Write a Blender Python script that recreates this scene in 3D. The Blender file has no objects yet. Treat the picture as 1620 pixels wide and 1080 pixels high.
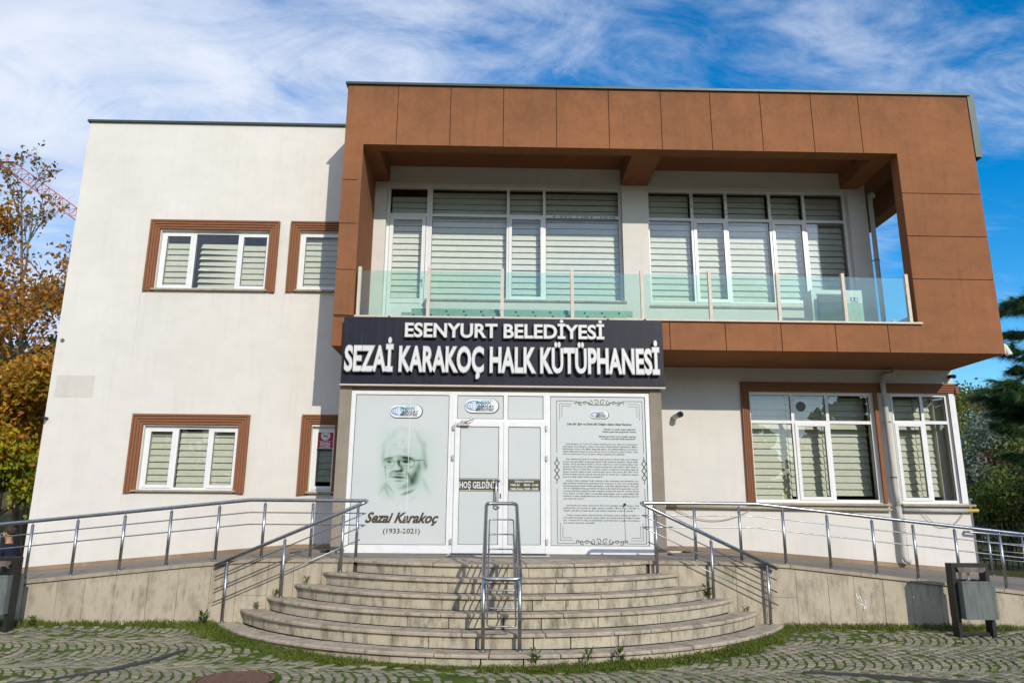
import bpy, math, random
from math import sin, cos, pi, sqrt, radians, acos, atan2
from mathutils import Vector, Matrix

# ------------------------------------------------------------------ camera, sky, sun
scn = bpy.context.scene
COL = scn.collection
CY, CH, F_PX = -13.732, 1.6, 1140.0
PITCH, YAW, ROLL = 0.2309, 0.0204, 0.0076
cam_d = bpy.data.cameras.new('camera'); cam = bpy.data.objects.new('camera', cam_d); COL.objects.link(cam)
cam_d.sensor_width = 36.0; cam_d.lens = F_PX / 1620 * 36.0; cam_d.clip_end = 2000; cam_d.clip_start = 0.05
_r0 = Vector((cos(YAW), -sin(YAW), 0)); _f = Vector((sin(YAW)*cos(PITCH), cos(YAW)*cos(PITCH), sin(PITCH)))
_u = Vector((-sin(YAW)*sin(PITCH), -cos(YAW)*sin(PITCH), cos(PITCH)))
_R = _r0*cos(ROLL) + _u*sin(ROLL); _U = -_r0*sin(ROLL) + _u*cos(ROLL)
cam.matrix_world = Matrix(((_R.x, _U.x, -_f.x, 0), (_R.y, _U.y, -_f.y, CY), (_R.z, _U.z, -_f.z, CH), (0, 0, 0, 1)))
scn.camera = cam

SUN_DIR = Vector((0.65, -1.55, 0.835)).normalized()
SUN_EL = math.asin(SUN_DIR.z)
SUN_AZ = atan2(SUN_DIR.x, SUN_DIR.y)
sd = bpy.data.lights.new('sun', 'SUN'); sd.energy = 2.4; sd.angle = radians(0.5); sd.color = (1.0, 0.93, 0.82)
sun = bpy.data.objects.new('sun', sd); COL.objects.link(sun)
sun.rotation_euler = SUN_DIR.to_track_quat('Z', 'Y').to_euler(); sun.location = (8, -20, 20)

world = bpy.data.worlds.new('World'); scn.world = world; world.use_nodes = True
wn = world.node_tree.nodes; wl = world.node_tree.links; wn.clear()
def wnode(t, **k):
    n = wn.new(t)
    for a, b in k.items(): setattr(n, a, b)
    return n
wout = wnode('ShaderNodeOutputWorld'); wbg = wnode('ShaderNodeBackground'); wbg.inputs['Strength'].default_value = 0.15
sky = wnode('ShaderNodeTexSky', sky_type='NISHITA'); sky.sun_disc = False
sky.sun_elevation = SUN_EL; sky.sun_rotation = SUN_AZ; sky.air_density = 1.0; sky.dust_density = 0.3; sky.ozone_density = 2.5
tc = wnode('ShaderNodeTexCoord'); sep = wnode('ShaderNodeSeparateXYZ'); wl.new(tc.outputs['Generated'], sep.inputs[0])
def wmath(op, a, b=None, c=None, clamp=False):
    n = wnode('ShaderNodeMath', operation=op); n.use_clamp = clamp
    for i, v in enumerate((a, b, c)):
        if v is None: continue
        if isinstance(v, (int, float)): n.inputs[i].default_value = v
        else: wl.new(v, n.inputs[i])
    return n.outputs[0]
zz = wmath('ADD', wmath('MAXIMUM', sep.outputs[2], 0.0), 0.22)
px = wmath('DIVIDE', sep.outputs[0], zz); py = wmath('DIVIDE', sep.outputs[1], zz)
comb = wnode('ShaderNodeCombineXYZ'); wl.new(px, comb.inputs[0]); wl.new(py, comb.inputs[1])
mp = wnode('ShaderNodeMapping'); mp.inputs['Rotation'].default_value = (0, 0, radians(33)); mp.inputs['Scale'].default_value = (0.8, 1.45, 1); wl.new(comb.outputs[0], mp.inputs[0])
def wnoise(scale, det, rough, dist, loc, src=None):
    m2 = wnode('ShaderNodeMapping'); m2.inputs['Location'].default_value = loc; wl.new(src or mp.outputs[0], m2.inputs[0])
    n = wnode('ShaderNodeTexNoise'); n.inputs['Scale'].default_value = scale; n.inputs['Detail'].default_value = det
    n.inputs['Roughness'].default_value = rough; n.inputs['Distortion'].default_value = dist; wl.new(m2.outputs[0], n.inputs['Vector']); return n.outputs[0]
n1 = wnoise(1.1, 9, 0.6, 0.5, (1.2, 0.4, 0)); n2 = wnoise(4.5, 8, 0.68, 0.9, (5, 2, 0)); n3 = wnoise(0.55, 2, 0.5, 0, (3, 7, 0), comb.outputs[0])
cov = wmath('MULTIPLY_ADD', px, -0.13, wmath('ADD', wmath('MULTIPLY', n1, 1.0), wmath('ADD', wmath('MULTIPLY', n2, 0.40), wmath('MULTIPLY', n3, 0.42))))
ramp = wnode('ShaderNodeMapRange', interpolation_type='SMOOTHSTEP'); wl.new(cov, ramp.inputs['Value'])
ramp.inputs['From Min'].default_value = 0.74; ramp.inputs['From Max'].default_value = 1.09; ramp.inputs['To Max'].default_value = 0.93
n4 = wnoise(2.2, 5, 0.6, 0.3, (9, 1, 0))
ccol = wnode('ShaderNodeMix', data_type='RGBA'); ccol.inputs[6].default_value = (3.0, 3.5, 4.6, 1); ccol.inputs[7].default_value = (4.7, 4.9, 5.3, 1)
wl.new(wmath('MULTIPLY_ADD', n4, 2.4, -0.7, clamp=True), ccol.inputs[0])
hsv = wnode('ShaderNodeHueSaturation'); hsv.inputs['Saturation'].default_value = 1.5; hsv.inputs['Value'].default_value = 0.98; wl.new(sky.outputs[0], hsv.inputs['Color'])
smix = wnode('ShaderNodeMix', data_type='RGBA'); wl.new(ramp.outputs[0], smix.inputs[0]); wl.new(hsv.outputs[0], smix.inputs[6]); wl.new(ccol.outputs[2], smix.inputs[7])
wl.new(smix.outputs[2], wbg.inputs['Color']); wl.new(wbg.outputs[0], wout.inputs[0])
scn.view_settings.view_transform = 'Standard'; scn.view_settings.look = 'None'
scn.view_settings.exposure = 0.4; scn.view_settings.gamma = 1.0; scn.view_settings.use_curve_mapping = False
scn.cycles.max_bounces = 7; scn.cycles.transparent_max_bounces = 12; scn.cycles.diffuse_bounces = 3
scn.cycles.caustics_reflective = False; scn.cycles.caustics_refractive = False

# ------------------------------------------------------------------ materials
class MT:
    def __init__(s, name, rough=0.8, metal=0.0, spec=0.35):
        s.m = bpy.data.materials.new(name); s.m.use_nodes = True
        s.n = s.m.node_tree.nodes; s.l = s.m.node_tree.links
        s.b = s.n['Principled BSDF']; s.b.inputs['Roughness'].default_value = rough
        s.b.inputs['Metallic'].default_value = metal; s.b.inputs['Specular IOR Level'].default_value = spec
        s._pos = None
    def node(s, t, **k):
        n = s.n.new(t)
        for a, b in k.items(): setattr(n, a, b)
        return n
    def pos(s, scale=(1, 1, 1), rot=(0, 0, 0)):
        if s._pos is None: s._pos = s.node('ShaderNodeNewGeometry')
        m = s.node('ShaderNodeMapping'); m.inputs['Scale'].default_value = scale; m.inputs['Rotation'].default_value = rot
        s.l.new(s._pos.outputs['Position'], m.inputs[0]); return m.outputs[0]
    def noise(s, scale, det=4, rough=0.55, vec=None, dist=0.0):
        n = s.node('ShaderNodeTexNoise'); n.inputs['Scale'].default_value = scale; n.inputs['Detail'].default_value = det
        n.inputs['Roughness'].default_value = rough; n.inputs['Distortion'].default_value = dist
        s.l.new(vec if vec is not None else s.pos(), n.inputs['Vector']); return n.outputs[0]
    def rng(s, v, a, b, c=0.0, d=1.0):
        n = s.node('ShaderNodeMapRange'); n.inputs['From Min'].default_value = a; n.inputs['From Max'].default_value = b
        n.inputs['To Min'].default_value = c; n.inputs['To Max'].default_value = d; s.l.new(v, n.inputs['Value']); return n.outputs[0]
    def mix(s, fac, a, b, mode='MIX'):
        n = s.node('ShaderNodeMix', data_type='RGBA', blend_type=mode)
        for i, v in ((0, fac), (6, a), (7, b)):
            if isinstance(v, (int, float)): n.inputs[i].default_value = v
            elif isinstance(v, tuple): n.inputs[i].default_value = (*v, 1)
            else: s.l.new(v, n.inputs[i])
        return n.outputs[2]
    def mul(s, a, b):
        n = s.node('ShaderNodeMath', operation='MULTIPLY')
        for i, v in enumerate((a, b)):
            if isinstance(v, (int, float)): n.inputs[i].default_value = v
            else: s.l.new(v, n.inputs[i])
        return n.outputs[0]
    def color(s, c):
        if isinstance(c, tuple): s.b.inputs['Base Color'].default_value = (*c, 1)
        else: s.l.new(c, s.b.inputs['Base Color'])
    def bump(s, h, strength=0.3, dist=0.01):
        n = s.node('ShaderNodeBump'); n.inputs['Strength'].default_value = strength; n.inputs['Distance'].default_value = dist
        s.l.new(h, n.inputs['Height']); s.l.new(n.outputs[0], s.b.inputs['Normal'])
    def objrand(s): return s.node('ShaderNodeObjectInfo').outputs['Random']
    def island(s): return s.node('ShaderNodeNewGeometry').outputs['Random Per Island']

def plain(name, c, rough=0.6, metal=0.0, spec=0.35, var=0.08):
    t = MT(name, rough, metal, spec)
    n = t.noise(9.0, 5, 0.6)
    t.color(t.mix(t.rng(n, 0.35, 0.7), tuple(x*(1-var) for x in c), tuple(min(1, x*(1+var)) for x in c)))
    return t.m
M = {}
def render_wall(name, c, stain, amt, streak=0.5, bump=0.25, top=None):
    t = MT(name, 0.92, 0, 0.15)
    big = t.rng(t.noise(0.55, 6, 0.62), 0.35, 0.68)
    med = t.rng(t.noise(2.6, 7, 0.65, t.pos((1, 1, 1.6))), 0.45, 0.75)
    st = t.rng(t.noise(3.0, 5, 0.6, t.pos((3.2, 3.2, 0.22))), 0.52, 0.78)
    col = t.mix(t.mul(big, amt), c, stain)
    col = t.mix(t.mul(med, amt*0.8), col, stain)
    col = t.mix(t.mul(st, streak*amt), col, tuple(x*0.75 for x in stain))
    if top:
        sp = t.node('ShaderNodeSeparateXYZ'); t.l.new(t.pos(), sp.inputs[0])
        edge = t.rng(sp.outputs[2], top[0], top[1]); blot = t.rng(t.noise(1.9, 6, 0.7, t.pos((1.3, 1.3, 0.7))), 0.36, 0.62)
        col = t.mix(t.mul(t.mul(edge, blot), 0.75), col, tuple(x*0.9 for x in stain))
        col = t.mix(t.mul(t.rng(t.noise(14, 6, 0.75), 0.5, 0.75), 0.35), col, tuple(min(1, x*1.25) for x in c))
    fine = t.noise(55, 3, 0.6)
    col = t.mix(t.rng(fine, 0.3, 0.7, 0.0, 0.1), col, tuple(x*0.8 for x in c))
    t.color(col); t.bump(t.noise(70, 5, 0.75), bump*1.3, 0.007); return t.m
M['white'] = render_wall('white_render', (0.745, 0.71, 0.65), (0.57, 0.535, 0.475), 0.36, 0.45)
M['brown'] = render_wall('brown_render', (0.32, 0.134, 0.060), (0.17, 0.080, 0.042), 0.6, 0.6, 0.4, (8.3, 9.5))
M['joint'] = plain('brown_joint', (0.10, 0.045, 0.02), 0.95)
M['patch'] = render_wall('patch_render', (0.66, 0.62, 0.555), (0.54, 0.50, 0.44), 0.6)
M['skirting'] = render_wall('skirting_stone', (0.42, 0.30, 0.20), (0.2, 0.14, 0.09), 0.8)
def moulding():
    t = MT('brown_moulding', 0.75, 0, 0.25)
    n = t.rng(t.noise(14, 6, 0.7), 0.4, 0.75); s = t.rng(t.noise(6, 5, 0.7, t.pos((4, 4, 0.5))), 0.5, 0.8)
    col = t.mix(t.mul(n, 0.4), (0.27, 0.115, 0.055), (0.17, 0.075, 0.04)); col = t.mix(t.mul(s, 0.35), col, (0.12, 0.055, 0.03))
    chip = t.rng(t.noise(26, 3, 0.6), 0.745, 0.76)
    t.color(t.mix(chip, col, (0.6, 0.52, 0.42))); t.bump(t.noise(120, 3), 0.2, 0.003); return t.m
M['moulding'] = moulding()
def pvc(name='white_pvc', c=(0.80, 0.80, 0.79)):
    t = MT(name, 0.35, 0, 0.45); n = t.rng(t.noise(5, 6, 0.65), 0.45, 0.75)
    t.color(t.mix(t.mul(n, 0.3), c, (0.58, 0.56, 0.52))); return t.m
M['pvc'] = pvc()
M['pvcgap'] = plain('seal_gap', (0.03, 0.03, 0.03), 0.8)
def stone(name, c1, c2, dirt, pit=0.5, dirtamt=0.75):
    t = MT(name, 0.88, 0, 0.2)
    r = t.objrand()
    base = t.mix(t.rng(t.noise(3.2, 7, 0.62), 0.3, 0.7), c1, c2)
    base = t.mix(t.mul(r, 0.35), base, tuple(x*0.72 for x in c1))
    d = t.rng(t.noise(2.1, 7, 0.74, t.pos((2.6, 2.6, 1.1))), 0.47, 0.68)
    base = t.mix(t.mul(d, dirtamt), base, dirt)
    d2 = t.rng(t.noise(5.0, 5, 0.7, t.pos((2.0, 2.0, 0.5))), 0.56, 0.72)
    base = t.mix(t.mul(d2, dirtamt*0.9), base, tuple(x*0.5 for x in dirt))
    v = t.node('ShaderNodeTexVoronoi'); v.inputs['Scale'].default_value = 26; t.l.new(t.pos(), v.inputs['Vector'])
    gate = t.mul(t.rng(v.outputs[0], 0.10, 0.16, 1, 0), t.rng(t.noise(9, 2), 0.56, 0.62))
    base = t.mix(t.mul(gate, pit), base, tuple(x*0.35 for x in dirt))
    grain = t.noise(90, 3, 0.7); base = t.mix(t.rng(grain, 0.3, 0.75, 0, 0.3), base, tuple(x*0.6 for x in c1))
    t.color(base); t.bump(grain, 0.35, 0.004); return t.m
M['riser'] = stone('riser_limestone', (0.60, 0.53, 0.39), (0.48, 0.425, 0.32), (0.14, 0.125, 0.095), 0.9, 0.95)
M['tread'] = stone('tread_stone', (0.54, 0.45, 0.335), (0.40, 0.335, 0.25), (0.13, 0.105, 0.075), 0.5, 0.8)
M['slab'] = stone('veneer_stone', (0.55, 0.475, 0.355), (0.45, 0.39, 0.295), (0.19, 0.155, 0.11), 1.0, 0.7)
M['coping'] = stone('coping_stone', (0.50, 0.42, 0.31), (0.36, 0.30, 0.23), (0.16, 0.13, 0.10), 0.4, 0.6)
M['floor'] = stone('floor_stone', (0.31, 0.265, 0.215), (0.25, 0.215, 0.175), (0.13, 0.11, 0.09), 0.3, 0.5)
M['core'] = plain('mortar', (0.07, 0.06, 0.045), 0.95)
def cobble():
    t = MT('cobble_granite', 0.85, 0, 0.25)
    r = t.island(); r2 = t.objrand()
    base = t.mix(r, (0.47, 0.395, 0.26), (0.21, 0.18, 0.12)); base = t.mix(t.mul(r2, 0.4), base, (0.19, 0.18, 0.165))
    base = t.mix(t.rng(t.noise(0.9, 4, 0.6), 0.45, 0.72, 0, 0.5), base, (0.16, 0.15, 0.12))
    mossy = t.rng(t.noise(6.5, 5, 0.7), 0.50, 0.66, 0, 0.7); base = t.mix(mossy, base, (0.17, 0.19, 0.05))
    g = t.noise(120, 3, 0.7); base = t.mix(t.rng(g, 0.3, 0.75, 0, 0.35), base, (0.13, 0.12, 0.11))
    t.color(base); t.bump(g, 0.5, 0.006); return t.m
M['cobble'] = cobble()
def moss():
    t = MT('moss_joint', 0.98, 0, 0.1)
    n = t.rng(t.noise(5, 6, 0.65), 0.35, 0.65); c = t.mix(n, (0.105, 0.15, 0.02), (0.06, 0.085, 0.018))
    c = t.mix(t.rng(t.noise(1.6, 4, 0.6), 0.55, 0.75), c, (0.14, 0.12, 0.075)); t.color(c); t.bump(t.noise(60, 4, 0.7), 0.8, 0.02); return t.m
M['moss'] = moss()
def farpave():
    t = MT('cobble_paving_far', 0.9, 0, 0.2)
    v = t.node('ShaderNodeTexVoronoi', feature='DISTANCE_TO_EDGE'); v.inputs['Scale'].default_value = 8.5; t.l.new(t.pos(), v.inputs['Vector'])
    v2 = t.node('ShaderNodeTexVoronoi'); v2.inputs['Scale'].default_value = 8.5; t.l.new(t.pos(), v2.inputs['Vector'])
    c = t.mix(v2.outputs['Color'], (0.36, 0.33, 0.28), (0.22, 0.2, 0.18)); t.color(t.mix(t.rng(v.outputs[0], 0.03, 0.12, 1, 0), c, (0.09, 0.12, 0.03))); return t.m
M['farpave'] = farpave()
def lawn():
    t = MT('lawn', 0.95, 0, 0.1)
    a = t.rng(t.noise(0.25, 6, 0.6), 0.4, 0.65); c = t.mix(a, (0.075, 0.095, 0.022), (0.17, 0.135, 0.06))
    c = t.mix(t.rng(t.noise(6, 5, 0.7), 0.35, 0.7), c, (0.05, 0.06, 0.018)); t.color(c); t.bump(t.noise(18, 5, 0.7), 1.0, 0.06); return t.m
M['lawn'] = lawn()
def leafmat(name, cols, rough=0.6, trans=0.25):
    t = MT(name, rough, 0, 0.25)
    cr = t.node('ShaderNodeValToRGB'); t.l.new(t.island(), cr.inputs[0]); e = cr.color_ramp.elements
    cr.color_ramp.interpolation = 'LINEAR'
    e[0].color = (*cols[0], 1); e[1].color = (*cols[-1], 1)
    for i, c in enumerate(cols[1:-1]): x = e.new((i+1)/(len(cols)-1)); x.color = (*c, 1)
    big = t.rng(t.noise(0.8, 3, 0.6), 0.38, 0.65)
    col = t.mix(t.mul(big, 0.6), cr.outputs[0], cols[len(cols)//2]); t.color(col)
    tr = t.node('ShaderNodeBsdfTranslucent'); t.l.new(col, tr.inputs[0])
    mx = t.node('ShaderNodeMixShader'); mx.inputs[0].default_value = trans
    t.l.new(t.b.outputs[0], mx.inputs[1]); t.l.new(tr.outputs[0], mx.inputs[2])
    t.l.new(mx.outputs[0], t.n['Material Output'].inputs[0]); return t.m
M['leaf_orange'] = leafmat('autumn_orange_leaves', [(0.16, 0.06, 0.015), (0.40, 0.15, 0.02), (0.52, 0.24, 0.03), (0.20, 0.17, 0.03), (0.28, 0.08, 0.015)], 0.6, 0.35)
M['leaf_brown'] = leafmat('sparse_brown_leaves', [(0.12, 0.05, 0.018), (0.30, 0.12, 0.025), (0.15, 0.11, 0.03), (0.36, 0.17, 0.03)], 0.7, 0.3)
M['leaf_yellow'] = leafmat('yellow_green_leaves', [(0.75, 0.40, 0.02), (0.62, 0.18, 0.03), (0.16, 0.20, 0.02), (0.72, 0.34, 0.03), (0.52, 0.13, 0.04)], 0.5, 0.35)
M['leaf_lime'] = leafmat('green_and_yellow_leaves', [(0.05, 0.12, 0.012), (0.16, 0.26, 0.02), (0.60, 0.48, 0.03), (0.07, 0.15, 0.015), (0.10, 0.20, 0.02)], 0.5, 0.35)
M['leaf_green'] = leafmat('green_leaves', [(0.05, 0.09, 0.015), (0.13, 0.19, 0.025), (0.08, 0.12, 0.02), (0.20, 0.22, 0.03)], 0.5, 0.2)
M['leaf_dark'] = leafmat('dark_leaves', [(0.03, 0.055, 0.012), (0.08, 0.10, 0.02), (0.04, 0.06, 0.015), (0.13, 0.12, 0.03)], 0.5, 0.15)
M['leaf_olive'] = leafmat('olive_brown_leaves', [(0.14, 0.12, 0.02), (0.28, 0.20, 0.03), (0.15, 0.15, 0.025), (0.34, 0.17, 0.04), (0.10, 0.11, 0.02)], 0.6, 0.25)
M['leaf_silver'] = leafmat('silver_leaves', [(0.14, 0.19, 0.15), (0.20, 0.26, 0.20), (0.10, 0.14, 0.11)], 0.6, 0.2)
M['leaf_red'] = leafmat('dark_red_leaves', [(0.05, 0.012, 0.012), (0.09, 0.02, 0.015), (0.03, 0.01, 0.01)], 0.6, 0.15)
M['needles'] = leafmat('pine_needles', [(0.02, 0.06, 0.02), (0.06, 0.13, 0.03), (0.03, 0.08, 0.025), (0.12, 0.20, 0.04)], 0.45, 0.15)
M['weed'] = leafmat('weed_leaves', [(0.08, 0.15, 0.015), (0.17, 0.24, 0.03), (0.05, 0.10, 0.012), (0.26, 0.16, 0.05)], 0.6, 0.3)
M['grassb'] = leafmat('grass_blades', [(0.07, 0.13, 0.014), (0.19, 0.24, 0.03), (0.11, 0.16, 0.02), (0.24, 0.20, 0.06)], 0.7, 0.3)
def bark(name, a, b):
    t = MT(name, 0.95, 0, 0.1); n = t.rng(t.noise(7, 6, 0.7, t.pos((2, 2, 0.6))), 0.35, 0.65); t.color(t.mix(n, a, b)); t.bump(t.noise(30, 4), 0.6, 0.02); return t.m
M['bark'] = bark('dark_bark', (0.09, 0.065, 0.045), (0.035, 0.027, 0.02)); M['bark_pale'] = bark('pale_bark', (0.28, 0.24, 0.19), (0.14, 0.11, 0.085))
def glass(name, tint, refl=1.0, rough=0.0):
    m = bpy.data.materials.new(name); m.use_nodes = True; n = m.node_tree.nodes; l = m.node_tree.links; n.clear()
    o = n.new('ShaderNodeOutputMaterial'); tr = n.new('ShaderNodeBsdfTransparent'); tr.inputs[0].default_value = (*tint, 1)
    gl = n.new('ShaderNodeBsdfGlossy'); gl.inputs['Roughness'].default_value = rough; gl.inputs[0].default_value = (0.95, 0.97, 1, 1)
    fr = n.new('ShaderNodeFresnel'); fr.inputs[0].default_value = 1.55
    geo = n.new('ShaderNodeNewGeometry'); nz = n.new('ShaderNodeTexNoise'); nz.inputs['Scale'].default_value = 1.6; nz.inputs['Detail'].default_value = 1
    l.new(geo.outputs['Position'], nz.inputs['Vector']); bp = n.new('ShaderNodeBump'); bp.inputs['Strength'].default_value = 0.12; bp.inputs['Distance'].default_value = 0.02
    l.new(nz.outputs[0], bp.inputs['Height']); l.new(bp.outputs[0], gl.inputs['Normal'])
    mu = n.new('ShaderNodeMath'); mu.operation = 'MULTIPLY'; mu.use_clamp = True; l.new(fr.outputs[0], mu.inputs[0]); mu.inputs[1].default_value = refl
    mx = n.new('ShaderNodeMixShader'); l.new(mu.outputs[0], mx.inputs[0]); l.new(tr.outputs[0], mx.inputs[1]); l.new(gl.outputs[0], mx.inputs[2]); l.new(mx.outputs[0], o.inputs[0])
    return m
M['glass'] = glass('window_glass', (0.965, 0.98, 0.96), 1.1)
M['glass_green'] = glass('green_balustrade_glass', (0.80, 0.93, 0.865), 1.3)
M['blind'] = plain('blind_fabric', (0.75, 0.75, 0.66), 0.9, var=0.05)
M['blind_up'] = plain('white_blind_fabric', (0.88, 0.89, 0.82), 0.9, var=0.05)
M['room'] = plain('dark_room', (0.05, 0.048, 0.045), 0.95)
def film():
    t = MT('frosted_film', 0.32, 0, 0.5); n = t.rng(t.noise(1.3, 5, 0.6), 0.35, 0.7); t.color(t.mix(n, (0.575, 0.60, 0.59), (0.605, 0.62, 0.60))); return t.m
M['film'] = film()
M['ink'] = plain('dark_ink', (0.06, 0.055, 0.035), 0.5)
M['inkbrown'] = plain('brown_ink', (0.07, 0.055, 0.03), 0.5); M['inkblack'] = plain('black_ink', (0.03, 0.03, 0.03), 0.5)
M['olive'] = plain('olive_strip', (0.085, 0.075, 0.035), 0.5); M['paper'] = plain('white_print', (0.78, 0.79, 0.78), 0.45, var=0.03)
M['blue'] = plain('blue_print', (0.06, 0.22, 0.50), 0.5); M['teal'] = plain('teal_print', (0.05, 0.33, 0.38), 0.5)
M['red'] = plain('red_print', (0.50, 0.015, 0.03), 0.45)
def signmat():
    t = MT('navy_sign_panel', 0.5, 0, 0.25); s = t.rng(t.noise(5, 5, 0.65, t.pos((5, 5, 0.35))), 0.5, 0.8)
    t.color(t.mix(t.mul(s, 0.45), (0.012, 0.013, 0.025), (0.05, 0.05, 0.07))); return t.m
M['sign'] = signmat()
def letterface():
    t = MT('letter_face_acrylic', 0.4, 0, 0.4); s = t.rng(t.noise(9, 6, 0.7), 0.45, 0.75); t.color(t.mix(t.mul(s, 0.5), (0.70, 0.71, 0.70), (0.45, 0.42, 0.37))); return t.m
M['lface'] = letterface(); M['lside'] = plain('letter_side', (0.30, 0.26, 0.22), 0.6)
M['lrim'] = plain('letter_rim', (0.38, 0.33, 0.29), 0.5)
def steel():
    t = MT('stainless_steel', 0.22, 1.0); t.color(t.mix(t.rng(t.noise(30, 4), 0.3, 0.7), (0.46, 0.47, 0.48), (0.30, 0.31, 0.33)))
    t.l.new(t.rng(t.noise(14, 4), 0.3, 0.7, 0.26, 0.46), t.b.inputs['Roughness']); return t.m
M['steel'] = steel()
M['alu'] = plain('matt_aluminium', (0.50, 0.46, 0.40), 0.5, 0.3); M['postbeige'] = plain('beige_post', (0.62, 0.52, 0.42), 0.5)
M['roofmetal'] = plain('grey_green_roof_metal', (0.055, 0.075, 0.07), 0.45, 0.3)
M['greypost'] = plain('grey_post', (0.16, 0.145, 0.155), 0.7); M['pier'] = render_wall('grey_pier_render', (0.33, 0.28, 0.22), (0.2, 0.17, 0.13), 0.6)
def grimy(name, a, b, rough=0.55):
    t = MT(name, rough, 0, 0.35); n = t.rng(t.noise(6, 6, 0.7, t.pos((2.5, 2.5, 0.5))), 0.42, 0.7); t.color(t.mix(n, a, b)); t.bump(t.noise(70, 3), 0.15, 0.003); return t.m
M['bin'] = grimy('grey_bin_sheet', (0.15, 0.165, 0.155), (0.08, 0.09, 0.083)); M['binframe'] = grimy('black_bin_frame', (0.018, 0.019, 0.018), (0.035, 0.033, 0.03), 0.45)
M['bintray'] = grimy('rusted_bin_tray', (0.09, 0.07, 0.06), (0.24, 0.2, 0.18))
M['pipe'] = grimy('grey_pvc_pipe', (0.52, 0.50, 0.46), (0.36, 0.34, 0.30)); M['yellow'] = plain('yellow_pipe_end', (0.55, 0.38, 0.08), 0.5)
M['acwhite'] = grimy('ac_casing', (0.70, 0.70, 0.64), (0.56, 0.55, 0.48)); M['acdark'] = plain('ac_grille', (0.14, 0.15, 0.14), 0.6)
M['rust'] = grimy('rusted_iron', (0.17, 0.085, 0.06), (0.10, 0.055, 0.042), 0.85); M['black'] = plain('black_plastic', (0.02, 0.02, 0.02), 0.4)
M['mat'] = plain('black_rubber_mat', (0.025, 0.025, 0.025), 0.9); M['greenmetal'] = plain('perforated_metal', (0.42, 0.50, 0.44), 0.5, 0.1)
M['hole'] = plain('dark_hole', (0.02, 0.025, 0.02), 0.9); M['crane'] = plain('crane_red_paint', (0.42, 0.12, 0.09), 0.6); M['cable'] = plain('beige_cable', (0.45, 0.38, 0.27), 0.6)
M['skin'] = plain('skin', (0.42, 0.23, 0.15), 0.6); M['hair'] = plain('grey_brown_hair', (0.055, 0.035, 0.025), 0.85, var=0.3); M['navy'] = plain('navy_cloth', (0.012, 0.016, 0.035), 0.9)
M['jeans'] = plain('dark_cloth', (0.02, 0.022, 0.028), 0.9); M['concrete'] = plain('concrete_block', (0.30, 0.28, 0.25), 0.9)
M['mortarline'] = plain('dark_asphalt_strip', (0.05, 0.053, 0.05), 0.9); M['gardenwall'] = render_wall('beige_garden_wall', (0.42, 0.34, 0.27), (0.3, 0.25, 0.2), 0.6)

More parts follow.
